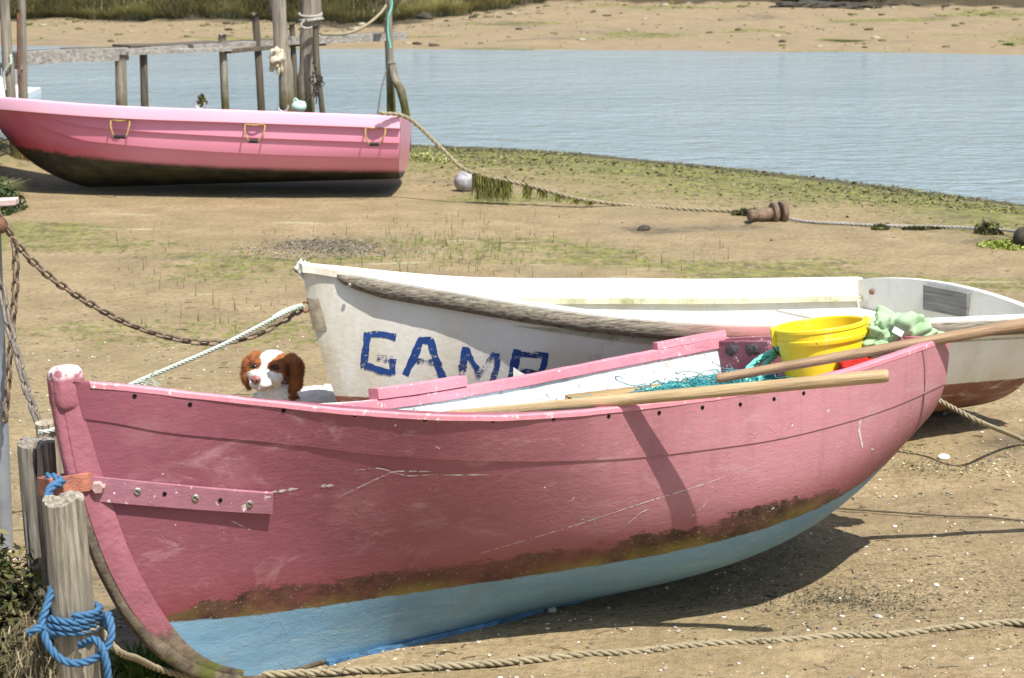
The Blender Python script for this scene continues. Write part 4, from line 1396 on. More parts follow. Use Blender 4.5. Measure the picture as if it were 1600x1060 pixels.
qf = NG('green_fleece', .95, .1)
qn = qf.noise(500, 2, .5)
M_GRNC = qf.done(qf.mix(qf.noise(4, 3), (.30, .45, .245), (.37, .52, .31)), None, qf.bump(qn, .35, .0015))
M_GRNC.node_tree.nodes['Principled BSDF'].inputs['Sheen Weight'].default_value = .25
tc_ = at(1408, 532, 7.54)
tw = thing('towel', 'crumpled pale green towel heaped on the stern corner of the pink boat', 'towel', tc_)
tw1, TP = heap('cloth', None, None, (0, 0, 0), (.108, .085, .088), M_GRNC, 6, .27)
tw1.parent = tw
tg = TP.reshape(-1, 3)
ti = int(np.argmin((tg[:, 0] + .03) ** 2 + (tg[:, 2] - .045) ** 2 + (tg[:, 1] + .12) ** 2 * .4))
mb = MB(); box(mb, tg[ti] + np.array([0, -.006, .004]), (.85, -.2, -.45), (.45, .1, .85), (.1, -.95, .2), .019, .011, .0012)
o_ = mb.build('care_tag', simple('white_tag', (.78, .78, .78), .7, .06), tw, False, world=False)
M_RED = simple('red_cloth', (.40, .014, .010), .85, .2, 20, .4, .003)
o_, _ = heap('red_cloth', 'bright red cloth tucked between bucket and towel in the pink boat', 'cloth', at(1342, 584, 7.42), (.065, .05, .046), M_RED, 8, .25, 70, 40)

# teal net tangled on the thwart, turquoise rope, spare plank
M_NET = simple('teal_net', (.05, .27, .29), .7, .45, 60, .2, .002)
mb = MB()
n0, n1 = at(955, 640, 7.25), at(1200, 600, 7.62)
for i in range(330):
    f = RNG.random() ** .8
    c = n0 + (n1 - n0) * f + np.array([RNG.normal(0, .05), RNG.normal(0, .05), 0])
    a_ = RNG.uniform(0, 6.28) + np.cumsum(RNG.normal(.45, .5, 14))
    st2 = RNG.uniform(.008, .02)
    k = np.stack([np.cumsum(np.cos(a_)) * st2, np.cumsum(np.sin(a_)) * st2, np.abs(np.cumsum(RNG.normal(0, .005, 14))) + (.012 + .018 * math.sin(f * 3)) * RNG.random()], 1)
    P, L = smooth_path(c + k, n=40)
    V, F = tube(P, RNG.uniform(.0010, .0018), 4, False); mb.add(V, F)
tag(mb.build('fishing_net', M_NET), 'tangled teal fishing net heaped on the thwart of the pink boat', 'net')
qt = NG('turquoise_rope', .65, .3)
M_TQ = qt.done(qt.mix(qt.noise(40, 4), (.10, .46, .36), (.25, .68, .55)), None, qt.bump(qt.noise(250, 3), .3, .002))
mb = MB()
rope(mb, [at(1226, 538, 7.76), at(1212, 548, 7.70), at(1190, 560, 7.68), at(1170, 576, 7.64), at(1166, 592, 7.58), at(1182, 601, 7.5), at(1215, 602, 7.44), at(1262, 606, 7.36)], .0125)
rope(mb, [at(1222, 548, 7.74), at(1200, 566, 7.66), at(1188, 582, 7.60), at(1186, 602, 7.52), at(1150, 604, 7.48), at(1100, 607, 7.46), at(1050, 604, 7.48), at(1010, 612, 7.42)], .0105)
tag(mb.build('turquoise_rope', M_TQ), 'turquoise twisted rope trailing from the bucket across the pink boat', 'rope')
mb = MB()
a, b = at(890, 624, 7.5), at(1188, 588, 7.86)
d = (b - a) / np.linalg.norm(b - a); y = np.cross([0, 0, 1], d); z = np.cross(d, y)
box(mb, (a + b) / 2, d, y, z, np.linalg.norm(b - a) / 2, .035, .009, bev=.002)
tag(mb.build('loose_plank', wood_mat('ochre_plank', (.46, .32, .16), (.33, .22, .10), 0)), 'thin ochre plank lying along the far side inside the pink boat', 'plank')

# ================================================================== POSTS AND ROPES AT THE BOW
def post(name, label, base, top, r0, r1, mat, seed, cut=.02, cracks=.42, group=None, seg=44, rows=36, cat='post', notch=None, flat=1.0, bend=None):
    base, top = np.asarray(base, float), np.asarray(top, float)
    d = top - base; L = np.linalg.norm(d); d /= L
    y = np.cross([0, 1, 0], d); x = np.cross(d, y) if np.linalg.norm(y) < .05 else y / np.linalg.norm(y)
    x = np.array([1, 0, 0]) - d * d[0]; x /= np.linalg.norm(x); y = np.cross(d, x)
    s = np.linspace(0, 1, rows); a = np.linspace(0, 2 * math.pi, seg, endpoint=False)
    S, Aa = np.meshgrid(s, a, indexing='ij')
    N = np.stack([np.cos(Aa) * 2.2, np.sin(Aa) * 2.2, S * L * 2.5 + seed * 5], -1)
    R = (r0 + (r1 - r0) * S) * (1 + .10 * fbm(N * .7, seed, 3))
    cr = fbm(np.stack([np.cos(Aa) * 4, np.sin(Aa) * 4, S * L * .8 + seed], -1), seed + 3, 3)
    R = R * (1 - cracks * sstep(.18, .42, np.abs(cr)) * (cr > 0) * .8) + .0015 * fbm(N * 8, seed + 6, 2)
    X, Y = R * np.cos(Aa), R * np.sin(Aa) * flat
    Z = S * L
    Z = Z + sstep(.8, 1., S) * cut * fbm(np.stack([np.cos(Aa), np.sin(Aa), 0 * Aa + seed], -1) * 1.4, seed + 9, 3)
    if notch is not None:
        Z = Z - notch[1] * np.exp(-((np.angle(np.exp(1j * (Aa - notch[0])))) / .16) ** 2) * sstep(.82, 1, S)
    if bend is not None:
        X = X + np.interp(S, bend[0], bend[1])
    V = np.stack([X, Y, Z], -1)
    cap_in = V[-1] * np.array([.55, .55, 1]) + np.array([.45 * V[-1][:, 0].mean(), .45 * V[-1][:, 1].mean(), .004])
    c = V[-1].mean(0) + [0, 0, .003]
    allV = np.vstack([V.reshape(-1, 3), cap_in, [c]])
    n = rows * seg
    F = grid_faces(rows, seg, closed_v=True) + [(n - seg + j, n - seg + (j + 1) % seg, n + (j + 1) % seg, n + j) for j in range(seg)] + [(n + j, n + (j + 1) % seg, n + seg) for j in range(seg)]
    Rm = Matrix(((x[0], y[0], d[0], base[0]), (x[1], y[1], d[1], base[1]), (x[2], y[2], d[2], base[2]), (0, 0, 0, 1)))
    me = MB().add(allV, F)
    return me, Rm


def free_post(name, label, *a, mat=None, group=None, cat='post', **k):
    me, Rm = post(name, label, *a, mat, **k)
    o = me.build(name, mat, None, True, auto=50)
    o.matrix_world = Rm
    return tag(o, label, cat, group)


M_POST = wood_mat('grey_post_wood', (.42, .375, .29), (.13, .11, .08), 2, fine=1.6)
M_POST2 = wood_mat('dark_post_wood', (.34, .31, .25), (.12, .105, .085), 2, fine=1.6, green=(.10, .11, .03), green_z=.12)
fb, ft = at(124, 1085, 5.72), at(98, 781, 5.66)
free_post('mooring_post', 'foremost splintered grey post wound with blue rope at the bow', fb - (ft - fb) * .35, ft, .060, .053, seed=3, mat=M_POST, group='posts beside the bow', cut=.02)
rb, rt = at(80, 990, 6.12), at(55, 690, 6.10)
free_post('mooring_post', 'taller dark weathered post with a split top behind the rope wound post', rb - (rt - rb) * .3, rt, .052, .052, seed=5, mat=M_POST2, group='posts beside the bow', cut=.012, notch=(-1.45, .10))
sb, st_ = gp(92, 800), at(73, 659, 6.75)
M_POST3 = wood_mat('whitened_post_wood', (.46, .40, .30), (.22, .17, .12), 2)
free_post('mooring_post', 'shortest pale topped post half hidden behind the dark post', np.array([st_[0] + .02, 6.8, -.1]), st_, .036, .036, seed=7, mat=M_POST3, group='posts beside the bow', cut=.008)
# galvanised pole on the left edge
pt, pbm = at(-13, 300, 7.5), gp(9, 856)
M_GALV = simple('dull_galvanised_steel', (.34, .37, .40), .5, .2, 9, .15, .003, .5, .5)
po = thing('steel_pole', 'dull grey steel pole at the left edge holding the chains', 'pole', (pbm[0], pbm[1], 0))
mb = MB(); V, F = tube(np.array([pbm - (pt - pbm) * .15, pbm, (pbm + pt) / 2, pt]), .026, 20); mb.add(V, F); mb.build('tube', M_GALV, po)
mb = MB(); c = at(4, 316, 7.48); box(mb, c, (1, 0, .05), (0, 1, 0), (0, 0, 1), .05, .03, .012, bev=.004); mb.build('top_bracket', simple('pinkish_steel', (.55, .42, .38), .5, .2, 20, .2, .003), po, False)
mb = MB(); V, F = ICO[2]; mb.add(V * np.array([.026, .026, .03]) + at(0, 352, 7.45), F); mb.build('shackle', M_RUST, po)

M_CHAIN = simple('rusty_chain_iron', (.20, .145, .10), .75, .45, 80, .6, .003, .35, .25)
M_CHAIN2 = simple('grey_chain_iron', (.20, .17, .14), .6, .35, 80, .5, .003, .4, .4)


def link_mesh(name, L, W, r, mat):
    a = np.linspace(0, 2 * math.pi, 20, endpoint=False)
    hw, hl = W / 2 - r, L / 2 - W / 2
    P = np.stack([hw * np.cos(a), 0 * a, hw * np.sin(a) + np.where(np.sin(a) > 0, hl, -hl)], 1)
    T = np.roll(P, -1, 0) - np.roll(P, 1, 0); T /= np.linalg.norm(T, axis=1)[:, None]
    B = np.array([0, 1., 0]); N = np.cross(T, B)
    b = np.linspace(0, 2 * math.pi, 6, endpoint=False)
    V = (P[:, None] + r * (np.cos(b)[None, :, None] * N[:, None] + np.sin(b)[None, :, None] * B)).reshape(-1, 3)
    return V, grid_faces(20, 6, closed_u=True, closed_v=True)


def chain(label, pts, L, W, r, mat, group='chains at the bow'):
    pitch = L - 2.1 * r
    P, tot = smooth_path(pts, ds=.01)
    n = max(3, int(tot / pitch))
    P, _ = smooth_path(pts, n=n + 1)
    o = thing('mooring_chain', label, 'chain', P[0], group)
    V, F = link_mesh('link', L, W, r, mat)
    first = MB().add(V, F).build('link', mat, o, True, world=False)
    rx = 0.
    for i in range(n):
        c = (P[i] + P[i + 1]) / 2; d = P[i + 1] - P[i]; d /= np.linalg.norm(d)
        rx = (math.pi / 4 if i % 2 else -math.pi / 4) + random.uniform(-.25, .25)
        q = Vector(d).to_track_quat('Z', 'Y').to_matrix() @ Matrix.Rotation(rx, 3, 'Z')
        l = first if i == 0 else first.copy()
        if i: COL.objects.link(l); l.parent = o
        M4 = q.to_4x4(); M4.translation = Vector(c) - Vector(P[0])
        l.matrix_basis = M4
    return o


ringw = Hw.world(kc)
chain('long rusty chain sagging from the steel pole to the white bow', [at(-8, 326, 7.45), at(14, 362, 7.46), at(40, 398, 7.5), at(100, 449, 7.6), at(200, 506, 7.8), at(300, 534, 7.95), at(380, 530, 8.03), at(440, 503, 8.08), ringw + np.array([-.02, 0, -.01])], .047, .030, .0056, M_CHAIN)
chain('rusty chain hanging straight down beside the steel pole', [at(22, 372, 7.44), at(25, 430, 7.44), at(19, 510, 7.43), at(13, 590, 7.42), at(7, 660, 7.42)], .047, .030, .0056, M_CHAIN)
chain('long linked chain slanting down from the pole to the short post', [at(-8, 415, 7.4), at(4, 455, 7.38), at(12, 505, 7.3), at(26, 548, 7.2), at(38, 598, 7.05), at(58, 655, 6.8), at(70, 690, 6.72)], .085, .034, .0062, M_CHAIN2)
# pale green mooring line of the white boat
ql = NG('bleached_green_rope', .8, .2)
M_PGR = ql.done(ql.mix(ql.noise(30, 4), (.36, .44, .37), (.50, .51, .42)), None, ql.bump(ql.noise(200, 3), .4, .002))
mb = MB()
rope(mb, [ringw + np.array([-.015, -.01, .0]), at(440, 492, 7.98), at(340, 543, 7.6), at(195, 606, 7.15), at(120, 650, 6.9), at(84, 672, 6.72), at(60, 676, 6.68)], .0085)
rope(mb, [ringw + np.array([-.012, -.008, .004]), at(448, 486, 8.03), at(425, 499, 7.93)], .012)
for i in range(40):
    f = RNG.uniform(0, 1); c = at(235 - 40 * f, 588 + 20 * f, 7.27 - .12 * f)
    P = c + np.cumsum(np.vstack([[0, 0, 0], RNG.normal([.008, 0, -.010], .012, (5, 3))]), 0)
    V, F = tube(smooth_path(P, n=12)[0], .0016, 4, False); mb.add(V, F)
tag(mb.build('mooring_rope', M_PGR), 'bleached green mooring rope from the white bow to the short post', 'rope')

# blue rope wound on the front post
qr = NG('blue_rope', .7, .25)
M_BR = qr.done(qr.mix(qr.noise(45, 5, .65), (.016, .07, .16), (.085, .20, .33)), None, qr.bump(qr.noise(240, 3), .4, .002))
ax = (ft - fb) / np.linalg.norm(ft - fb)


def around(f, a, r):
    c = fb + (ft - fb) * f
    return c + r * np.array([math.cos(a), math.sin(a), 0])


mb = MB()
pts = [around(.45 - .028 * k / 8 * 1.0, -math.pi / 2 + k * math.pi / 4 + .2, .073 + .004 * math.sin(k * 1.7)) for k in range(0, 30)]
rope(mb, pts, .0108, pitch=.07)
pts = [around(.34, .3, .07), at(168, 962, 5.62), at(172, 1000, 5.58), at(150, 1028, 5.57), at(112, 1036, 5.56), at(80, 1014, 5.57), at(66, 975, 5.60), at(74, 950, 5.62), at(82, 915, 5.66), at(80, 893, 5.68)]
rope(mb, pts, .0115, pitch=.068, jitter=.006)
rope(mb, [around(.34, -2.2, .074), at(62, 982, 5.58), at(44, 990, 5.57)], .0115)
rope(mb, [around(.30, -1.2, .075), at(150, 1000, 5.58), at(165, 1030, 5.56), at(170, 1075, 5.56)], .011, pitch=.07)
tag(mb.build('blue_rope', M_BR), 'bright blue rope coiled and looped round the foremost post', 'rope')
mb = MB()
eyw = H.world(np.array([-.065, 0, .655]))
rope(mb, [around(.93, 1.9, .075), at(76, 782, 5.76), at(80, 762, 5.80), at(96, 753, 5.84), eyw + np.array([.0, .0, .028]), eyw + np.array([.02, .02, -.02])], .0135, pitch=.075)
tag(mb.build('blue_rope', M_BR), 'short blue rope loop between post top and the rusty bow bracket', 'rope')
mb = MB()
qs = NG('straw_rope', .9, .1)
M_STRAW = qs.done(qs.mix(qs.noise(40, 5), (.17, .14, .08), (.40, .345, .23)), None, qs.bump(qs.noise(160, 3), .5, .003))
rope(mb, [around(.425 - .03 * k / 8, -math.pi / 2 + k * math.pi / 4 + .9, .071) for k in range(0, 22)], .0095)
rope(mb, [around(.33, .2, .07), at(185, 1018, 5.7), at(215, 1030, 5.85), at(250, 1046, 6.0), gp(330, 1068)], .0105)
rope(mb, [gp(290, 1064) + [0, 0, .012], gp(400, 1062) + [0, 0, .012], gp(500, 1056) + [0, 0, .012], gp(600, 1052) + [0, 0, .012], gp(750, 1044) + [0, 0, .013], gp(900, 1030) + [0, 0, .012], gp(1000, 1024) + [0, 0, .013], gp(1100, 1012) + [0, 0, .012], gp(1200, 1008) + [0, 0, .012], gp(1300, 1000) + [0, 0, .013], gp(1400, 996) + [0, 0, .012], gp(1500, 985) + [0, 0, .013], gp(1620, 978) + [0, 0, .012], gp(1800, 970)], .0122, jitter=.009)
for i in range(90):
    c = gp(RNG.uniform(420, 1590), 0 + 1058 - 0, 0)
    px_ = RNG.uniform(480, 1590); py_ = np.interp(px_, [400, 500, 600, 750, 900, 1000, 1100, 1200, 1300, 1400, 1500, 1620], [1062, 1056, 1052, 1044, 1030, 1024, 1012, 1008, 1000, 996, 985, 978])
    c = gp(px_, py_) + np.array([0, RNG.normal(0, .006), .012])
    P = c + np.cumsum(np.vstack([[0, 0, 0], RNG.normal([0, -.002, .001], .007, (4, 3))]), 0)
    P[:, 2] = np.maximum(P[:, 2], .004)
    V, F = tube(smooth_path(P, n=9)[0], .0011, 4, False); mb.add(V, F)
tag(mb.build('ground_rope', M_STRAW), 'thick straw coloured rope lying along the sand in front of the pink boat', 'rope')
mb = MB()
rope(mb, [at(1400, 590, 8.86), at(1440, 612, 8.80), at(1477, 631, 8.74), at(1535, 661, 8.62), gp(1604, 695) + [0, 0, .012], gp(1720, 752)], .0105)
V, F = tube(smooth_path([at(1512, 650, 8.66), at(1519, 654, 8.63), at(1521, 663, 8.63)], n=8)[0], .003, 5); mb.add(V, F)
tag(mb.build('stern_rope', M_STRAW), 'short grey twisted rope running past the pink stern onto the sand', 'rope')
mb = MB()
V, F = tube(smooth_path([gp(1305, 796) + [0, 0, .004], gp(1400, 803) + [0, 0, .005], gp(1480, 808) + [0, 0, .004], gp(1560, 812) + [0, 0, .005], gp(1680, 824)], ds=.02)[0], .0035, 5); mb.add(V, F)
tag(mb.build('twine', simple('dark_cord', (.10, .08, .055), .9)), 'thin dark cord lying straight across the sand right of the pink boat', 'cord')

# ------------------------------------------------------------------ weeds round the posts
def leafmass(name, label, c, r, k, cols, leaf, cat='plant', seed=0, flat=1.0, group=None):
    mb = MB()
    D = RNG.normal(0, 1, (k, 3)); D /= np.linalg.norm(D, axis=1)[:, None]
    rad = RNG.random(k) ** .4
    lump = 1 + .35 * fbm(D * 1.8 + seed, seed, 3)
    P = D * (rad * lump)[:, None] * np.asarray(r)
    P[:, 2] = np.abs(P[:, 2]) * flat
    n = D + RNG.normal(0, .6, (k, 3)); n /= np.linalg.norm(n, axis=1)[:, None]
    a = np.cross(n, RNG.normal(0, 1, (k, 3))); a /= np.linalg.norm(a, axis=1)[:, None]; b = np.cross(n, a)
    s = leaf * RNG.uniform(.5, 1.3, k)[:, None]
    V = np.stack([P - a * s, P - b * s * .42 + n * s * .1, P + a * s, P + b * s * .42 + n * s * .1], 1)
    col = np.array(cols)[RNG.integers(0, len(cols), k)] * RNG.uniform(.7, 1.25, (k, 1))
    mb.add(V.reshape(-1, 3), np.arange(k * 4).reshape(-1, 4))
    mb.C = [np.repeat(col, 4, 0)]
    o = mb.build(name, M_BLADE, None, True)
    o.location = tuple(float(x) for x in c)
    return tag(o, label, cat, group)


p_ = at(-4, 985, 5.95); p_[2] = 0
leafmass('bladderwrack_clump', 'dark green seaweed clump in the bottom left corner behind the posts', p_, (.17, .22, .46), 7500, [(.03, .045, .015), (.06, .07, .02), (.10, .09, .025), (.04, .035, .015), (.16, .15, .06)], .018, 'seaweed', 3)
p_ = at(30, 900, 6.25); p_[2] = 0
leafmass('bladderwrack_clump', 'olive seaweed clump at the foot of the dark split post', p_, (.15, .13, .24), 2600, [(.10, .10, .025), (.06, .07, .02), (.14, .13, .03)], .015, 'seaweed', 5)
mb = MB(); k = 1500
c = at(62, 1010, 5.72)
base = c + RNG.normal(0, 1, (k, 3)) * np.array([.034, .032, .05])
ln = RNG.normal(0, .06, (k, 2))
blades(mb, base, RNG.uniform(-.10, .03, k), ln * .7, RNG.uniform(.0012, .003, k), grass_col(k, (.21, .17, .095), (.10, .085, .045), (.33, .28, .17)), 3)
for i, V in enumerate(mb.V): mb.V[i] = V - c
o_ = mb.build('dried_weed_bundle', M_BLADE); o_.location = tuple(c)
tag(o_, 'straw coloured bundle of dried weed caught on the rope wound post', 'seaweed')
p_ = gp(225, 1062); tussock('grass_tuft', 'green grass tuft between the rope wound post and the keel', p_[0], p_[1], .16, .13, 420, GRN)
p_ = gp(165, 1085); tussock('grass_tuft', 'straw coloured grass tuft at the foot of the rope wound post', p_[0], p_[1], .1, .09, 160, DRY)

# ================================================================== THE DOG
def ell(mb, c, r, R=None, sub=3):
    V, F = ICO[sub]
    V = V * np.asarray(r)
    if R is not None: V = (V * HS) @ np.asarray(R).T
    mb.add(V + np.asarray(c), F)


def limb(mb, pts, rads):
    P, L = smooth_path(pts, n=18)
    V, F = tube(P, np.interp(np.linspace(0, 1, 18), np.linspace(0, 1, len(rads)), rads), 14)
    mb.add(V, F)
    ell(mb, pts[0], [rads[0]] * 3, sub=2); ell(mb, pts[-1], [rads[-1]] * 3, sub=2)


hc = at(424, 575, 8.45)
fwd = np.array([-.30, -.95, .06]); fwd /= np.linalg.norm(fwd)
rgt = np.cross(fwd, [0, 0, 1.]); rgt /= np.linalg.norm(rgt)      # dog's image-left/right axis
if rgt[0] < 0: rgt = -rgt
upv = np.cross(rgt, fwd); upv = upv if upv[2] > 0 else -upv
HR = np.stack([rgt, fwd, upv], 1)
HS = 1.2
hp = lambda x, y, z: hc + HR @ (HS * np.array([x, y, z]))
dog_o = at(455, 640, 8.55); dog_o[2] = 0.0
dog = thing('dog', 'small brown and white spaniel puppy looking over the pink boat beside the white bow', 'dog', dog_o)
mb = MB()
ell(mb, hp(0, -.008, .006), (.058, .066, .050), HR)
ell(mb, hp(0, .012, .026), (.044, .038, .026), HR)
for sx in (-1, 1):
    ell(mb, hp(sx * .030, .030, -.016), (.032, .042, .036), HR)
    ell(mb, hp(sx * .026, .043, .022), (.018, .016, .012), HR)
    ell(mb, hp(sx * .015, .084, -.038), (.022, .030, .020), HR)
ell(mb, hp(0, .076, -.020), (.025, .048, .022), HR)
ell(mb, hp(0, .070, -.052), (.021, .044, .013), HR)
ell(mb, hp(0, .050, -.005), (.022, .040, .022), HR)
# ears: long, folded, hanging beside the cheeks
for sx, s_ in ((-1, .86), (1, 1.02)):
    ell(mb, hp(sx * .060, -.014, .026), (.026 * s_, .030, .022), HR)
    ell(mb, hp(sx * .084 * (.96 + .04 * s_), -.008, -.002), (.023 * s_, .030, .040 * s_), HR)
    ell(mb, hp(sx * .085 * (.96 + .06 * s_), .0, -.036 * s_), (.022 * s_, .022, .036 * s_), HR)
    ell(mb, hp(sx * .076, .004, -.064 * s_), (.012 * s_, .014, .022), HR)
chest = at(440, 652, 8.52); rump = at(512, 640, 8.93)
rump[2] = .195; chest[2] = .215
limb(mb, [hp(0, -.03, -.02), (hp(0, -.03, -.02) + chest) / 2 + [0.012, 0, .0], chest], [.055, .066, .085])
limb(mb, [chest, (chest + rump) / 2 + [0, 0, .012], rump], [.088, .090, .082])
ell(mb, chest + [-.012, -.03, -.02], (.072, .075, .085))
ell(mb, hp(.012, -.012, -.085), (.062, .05, .055), HR)
ell(mb, hp(.0, -.02, -.125), (.075, .06, .06), HR)
bd = rump - chest; bd[2] = 0; bd /= np.linalg.norm(bd); bl = np.array([-bd[1], bd[0], 0])
for sx in (-1, 1):
    a = chest + bl * sx * .05
    limb(mb, [a, a - bd * .015 + [0, 0, -.10], a - bd * .0 + [0, 0, -.17], np.array([a[0], a[1], .025])], [.042, .030, .020, .018])
    ell(mb, np.array([a[0], a[1], .016]) - bd * .018, (.022, .026, .016))
    b = rump + bl * sx * .05
    limb(mb, [b, b - bd * .05 + [0, 0, -.085], b + bd * .035 + [0, 0, -.15], np.array([b[0], b[1], .025]) + bd * .025], [.055, .040, .020, .017])
    ell(mb, np.array([b[0], b[1], .015]) + bd * .005, (.021, .028, .015))
limb(mb, [rump + bd * .06 + [0, 0, .04], rump + bd * .12 + [0, 0, .07], rump + bd * .17 + [0, 0, .09]], [.020, .014, .007])
tmp = mb.build('dog_tmp', None, None, True) if False else None
me = bpy.data.meshes.new('body_blocks'); me.from_pydata((np.concatenate(mb.V) - dog_o).tolist(), [], mb.F); me.update()
ob = bpy.data.objects.new('body_blocks', me); COL.objects.link(ob)
rm = ob.modifiers.new('r', 'REMESH'); rm.mode = 'VOXEL'; rm.voxel_size = .0042
sm_ = ob.modifiers.new('s', 'SMOOTH'); sm_.iterations = 6; sm_.factor = .5
dg = bpy.context.evaluated_depsgraph_get()
body_me = bpy.data.meshes.new_from_object(ob.evaluated_get(dg))
bpy.data.objects.remove(ob); bpy.data.meshes.remove(me)
nv = len(body_me.vertices)
DV = np.empty(nv * 3); body_me.vertices.foreach_get('co', DV); DV = DV.reshape(-1, 3)
DNm = np.empty(nv * 3); body_me.vertices.foreach_get('normal', DNm); DNm = DNm.reshape(-1, 3)


def dog_pigment(Pw):
    """coat markings: white blaze, muzzle, chest and back; chestnut cheeks and ears"""
    q = (Pw - hc) @ HR / HS
    x, y, z = q[:, 0], q[:, 1], q[:, 2]
    n = fbm(Pw * 45, 71, 3)
    W = np.array([.78, .74, .68]); B = np.array([.31, .11, .036]); Dk = np.array([.125, .045, .018])
    head = (np.linalg.norm(q * np.array([1, 1, 1]), axis=1) < .135) & (z > -.115)
    ear = (np.abs(x) > .056) & (y < .045) & (z > -.105) & (z < .075) & (np.abs(x) < .13) & ~((z < -.05) & (np.abs(x) < .064))
    blaze = .0105 + .016 * sstep(.015, .05, z) - .006 * sstep(.0, .03, -np.abs(z))
    muzzle = (y > .055) & (z < .012) | (z < -.03) & (np.abs(x) < .052)
    brown = head & (np.abs(x - .002) > blaze + .006 * n) & ~((y > .048 + .006 * n) & (z < .004 - .3 * (np.abs(x) - .02))) & ~((z < -.030 + .008 * n) & (np.abs(x) < .050))
    brown = (brown & (z > -.05)) | ear
    c = np.where(brown[:, None], B * (1 + .35 * n[:, None]), W * (1 + .06 * n[:, None]))
    c = np.where((ear & (z < .02))[:, None], (B * .55 + Dk * .45) * (1 + .35 * n[:, None]), c)
    r_ = Pw - (rump + np.array([-.045, -.05, .055]))
    c = np.where((np.linalg.norm(r_, axis=1) < .05 + .012 * n)[:, None], B * .8, c)
    r2 = Pw - (chest * .35 + rump * .65 + np.array([0, 0, .1]))
    c = np.where((np.linalg.norm(r2, axis=1) < .018 + .008 * n)[:, None], W * .55, c)
    # pinkish skin on the lips
    lip = head & (y > .07) & (z < -.045) & (z > -.066)
    c = np.where(lip[:, None], c * .6 + np.array([.40, .20, .17]) * .4, c)
    return np.clip(c, .01, .95)


pc_ = dog_pigment(DV + dog_o)
ca = body_me.color_attributes.new('pigment', 'FLOAT_COLOR', 'POINT')
ca.data.foreach_set('color', np.concatenate([pc_, np.ones((nv, 1))], 1).ravel())
body_me.polygons.foreach_set('use_smooth', [True] * len(body_me.polygons))
body_me.materials.clear()
qd = NG('dog_coat', .75, .2)
M_COAT = qd.done(qd.attr(), None, qd.bump(qd.noise(260, 3, .6, scl=(1, 1, .35)), .5, .004))
body_me.materials.append(M_COAT)
body = bpy.data.objects.new('body', body_me); COL.objects.link(body); body.parent = dog
# short coat: many fine hairs lying back and down
k = 30000
ii = RNG.integers(0, nv, k)
base = DV[ii]; nn = DNm[ii]
keep = (((base + dog_o - hc) @ HR)[:, 1] < .075 * HS)
base, nn, ii = base[keep], nn[keep], ii[keep]; k = len(ii)
flow = -fwd * .7 + np.array([0, 0, -.75]) + RNG.normal(0, .35, (k, 3))
flow = flow - nn * np.sum(flow * nn, 1)[:, None]
flow /= np.linalg.norm(flow, axis=1)[:, None] + 1e-9
q_ = (base + dog_o - hc) @ HR / HS
isear = (np.abs(q_[:, 0]) > .05) & (q_[:, 2] > -.12) & (q_[:, 2] < .08)
hl = np.where(isear, RNG.uniform(.009, .018, k), RNG.uniform(.004, .010, k))[:, None]
sd = np.cross(flow, nn) * .0010
tip = base + flow * hl + nn * hl * np.where(isear, .45, .3)[:, None]
V = np.stack([base - sd, base + sd, tip], 1).reshape(-1, 3)
mbh = MB().add(V, np.arange(k * 3).reshape(-1, 3))
mbh.C = [np.repeat(pc_[ii] * np.where(isear[:, None], RNG.uniform(.65, 1.4, (k, 1)), RNG.uniform(.8, 1.15, (k, 1))), 3, 0)]
fur = mbh.build('fur', vcol_mat('dog_hair', .7, .2), dog, False, world=False); fur['kind'] = 'stuff'
M_EYE = NG('dog_eye', .22, .35).done((.022, .011, .006))
M_NOSE = simple('dog_nose', (.30, .115, .095), .4, .2, 60, .4, .002, .5)
for sx in (-1, 1):
    mb = MB(); ell(mb, hp(sx * .0335, .0555, .008), (.0115, .010, .0098), HR); mb.build('eye', M_EYE, dog)
    mb = MB(); ell(mb, hp(sx * .0335, .0535, .0075), (.0165, .0085, .0135), HR); mb.build('eyelid', simple('dark_lid', (.05, .022, .014), .7) if sx < 0 else bpy.data.materials['dark_lid'], dog)
mb = MB(); ell(mb, hp(0, .124, -.020), (.0175, .011, .0135), HR); ell(mb, hp(0, .122, -.028), (.010, .010, .010), HR); nose = mb.build('nose', M_NOSE, dog); nose['kind'] = 'stuff'
del nose['kind']
for sx in (-1, 1):
    mb = MB(); ell(mb, hp(sx * .0085, .1325, -.023), (.0035, .003, .003), HR, 2); mb.build('nostril', M_HOLE, dog)

# ================================================================== THE JETTY
JL, JR = 18.9, 21.6
def jy(px): return JL + (JR - JL) * (px - 30) / 590.0


M_JW = wood_mat('silvered_jetty_wood', (.40, .375, .33), (.17, .155, .135), 0, fine=.6)
M_JP = wood_mat('weedy_jetty_post', (.34, .30, .24), (.14, .12, .09), 2, fine=.6, green=(.12, .11, .03), green_z=.52, zsoft=.2)
M_JD = wood_mat('dark_jetty_post', (.16, .135, .10), (.06, .05, .04), 2, fine=.6, green=(.08, .075, .022), green_z=.42, zsoft=.2)
o0 = at(30, 95, JL)
jt = thing('jetty', 'rickety grey timber jetty standing in the water behind the bright pink dinghy', 'jetty', (o0[0], o0[1], 0))


def jpost(px0, py0, px1, r, mat, seed, parent=jt, Y=None, bend=None, zb=-.6):
    Y = Y or jy(px0)
    top = at(px0, py0, Y); low = at(px1, 165, Y)
    d = (low - top) / abs(low[2] - top[2])
    base = low + d * (low[2] - zb)
    m, Rm = post('post', '', base, top, r * 1.02, r * .95, mat, seed, cut=.03, cracks=.12, seg=20, rows=24, bend=bend)
    V = np.concatenate(m.V) @ np.array(Rm.to_3x3()).T + np.array(Rm.translation)
    m.V = [V]
    o = m.build('post', mat, parent, True)
    return o


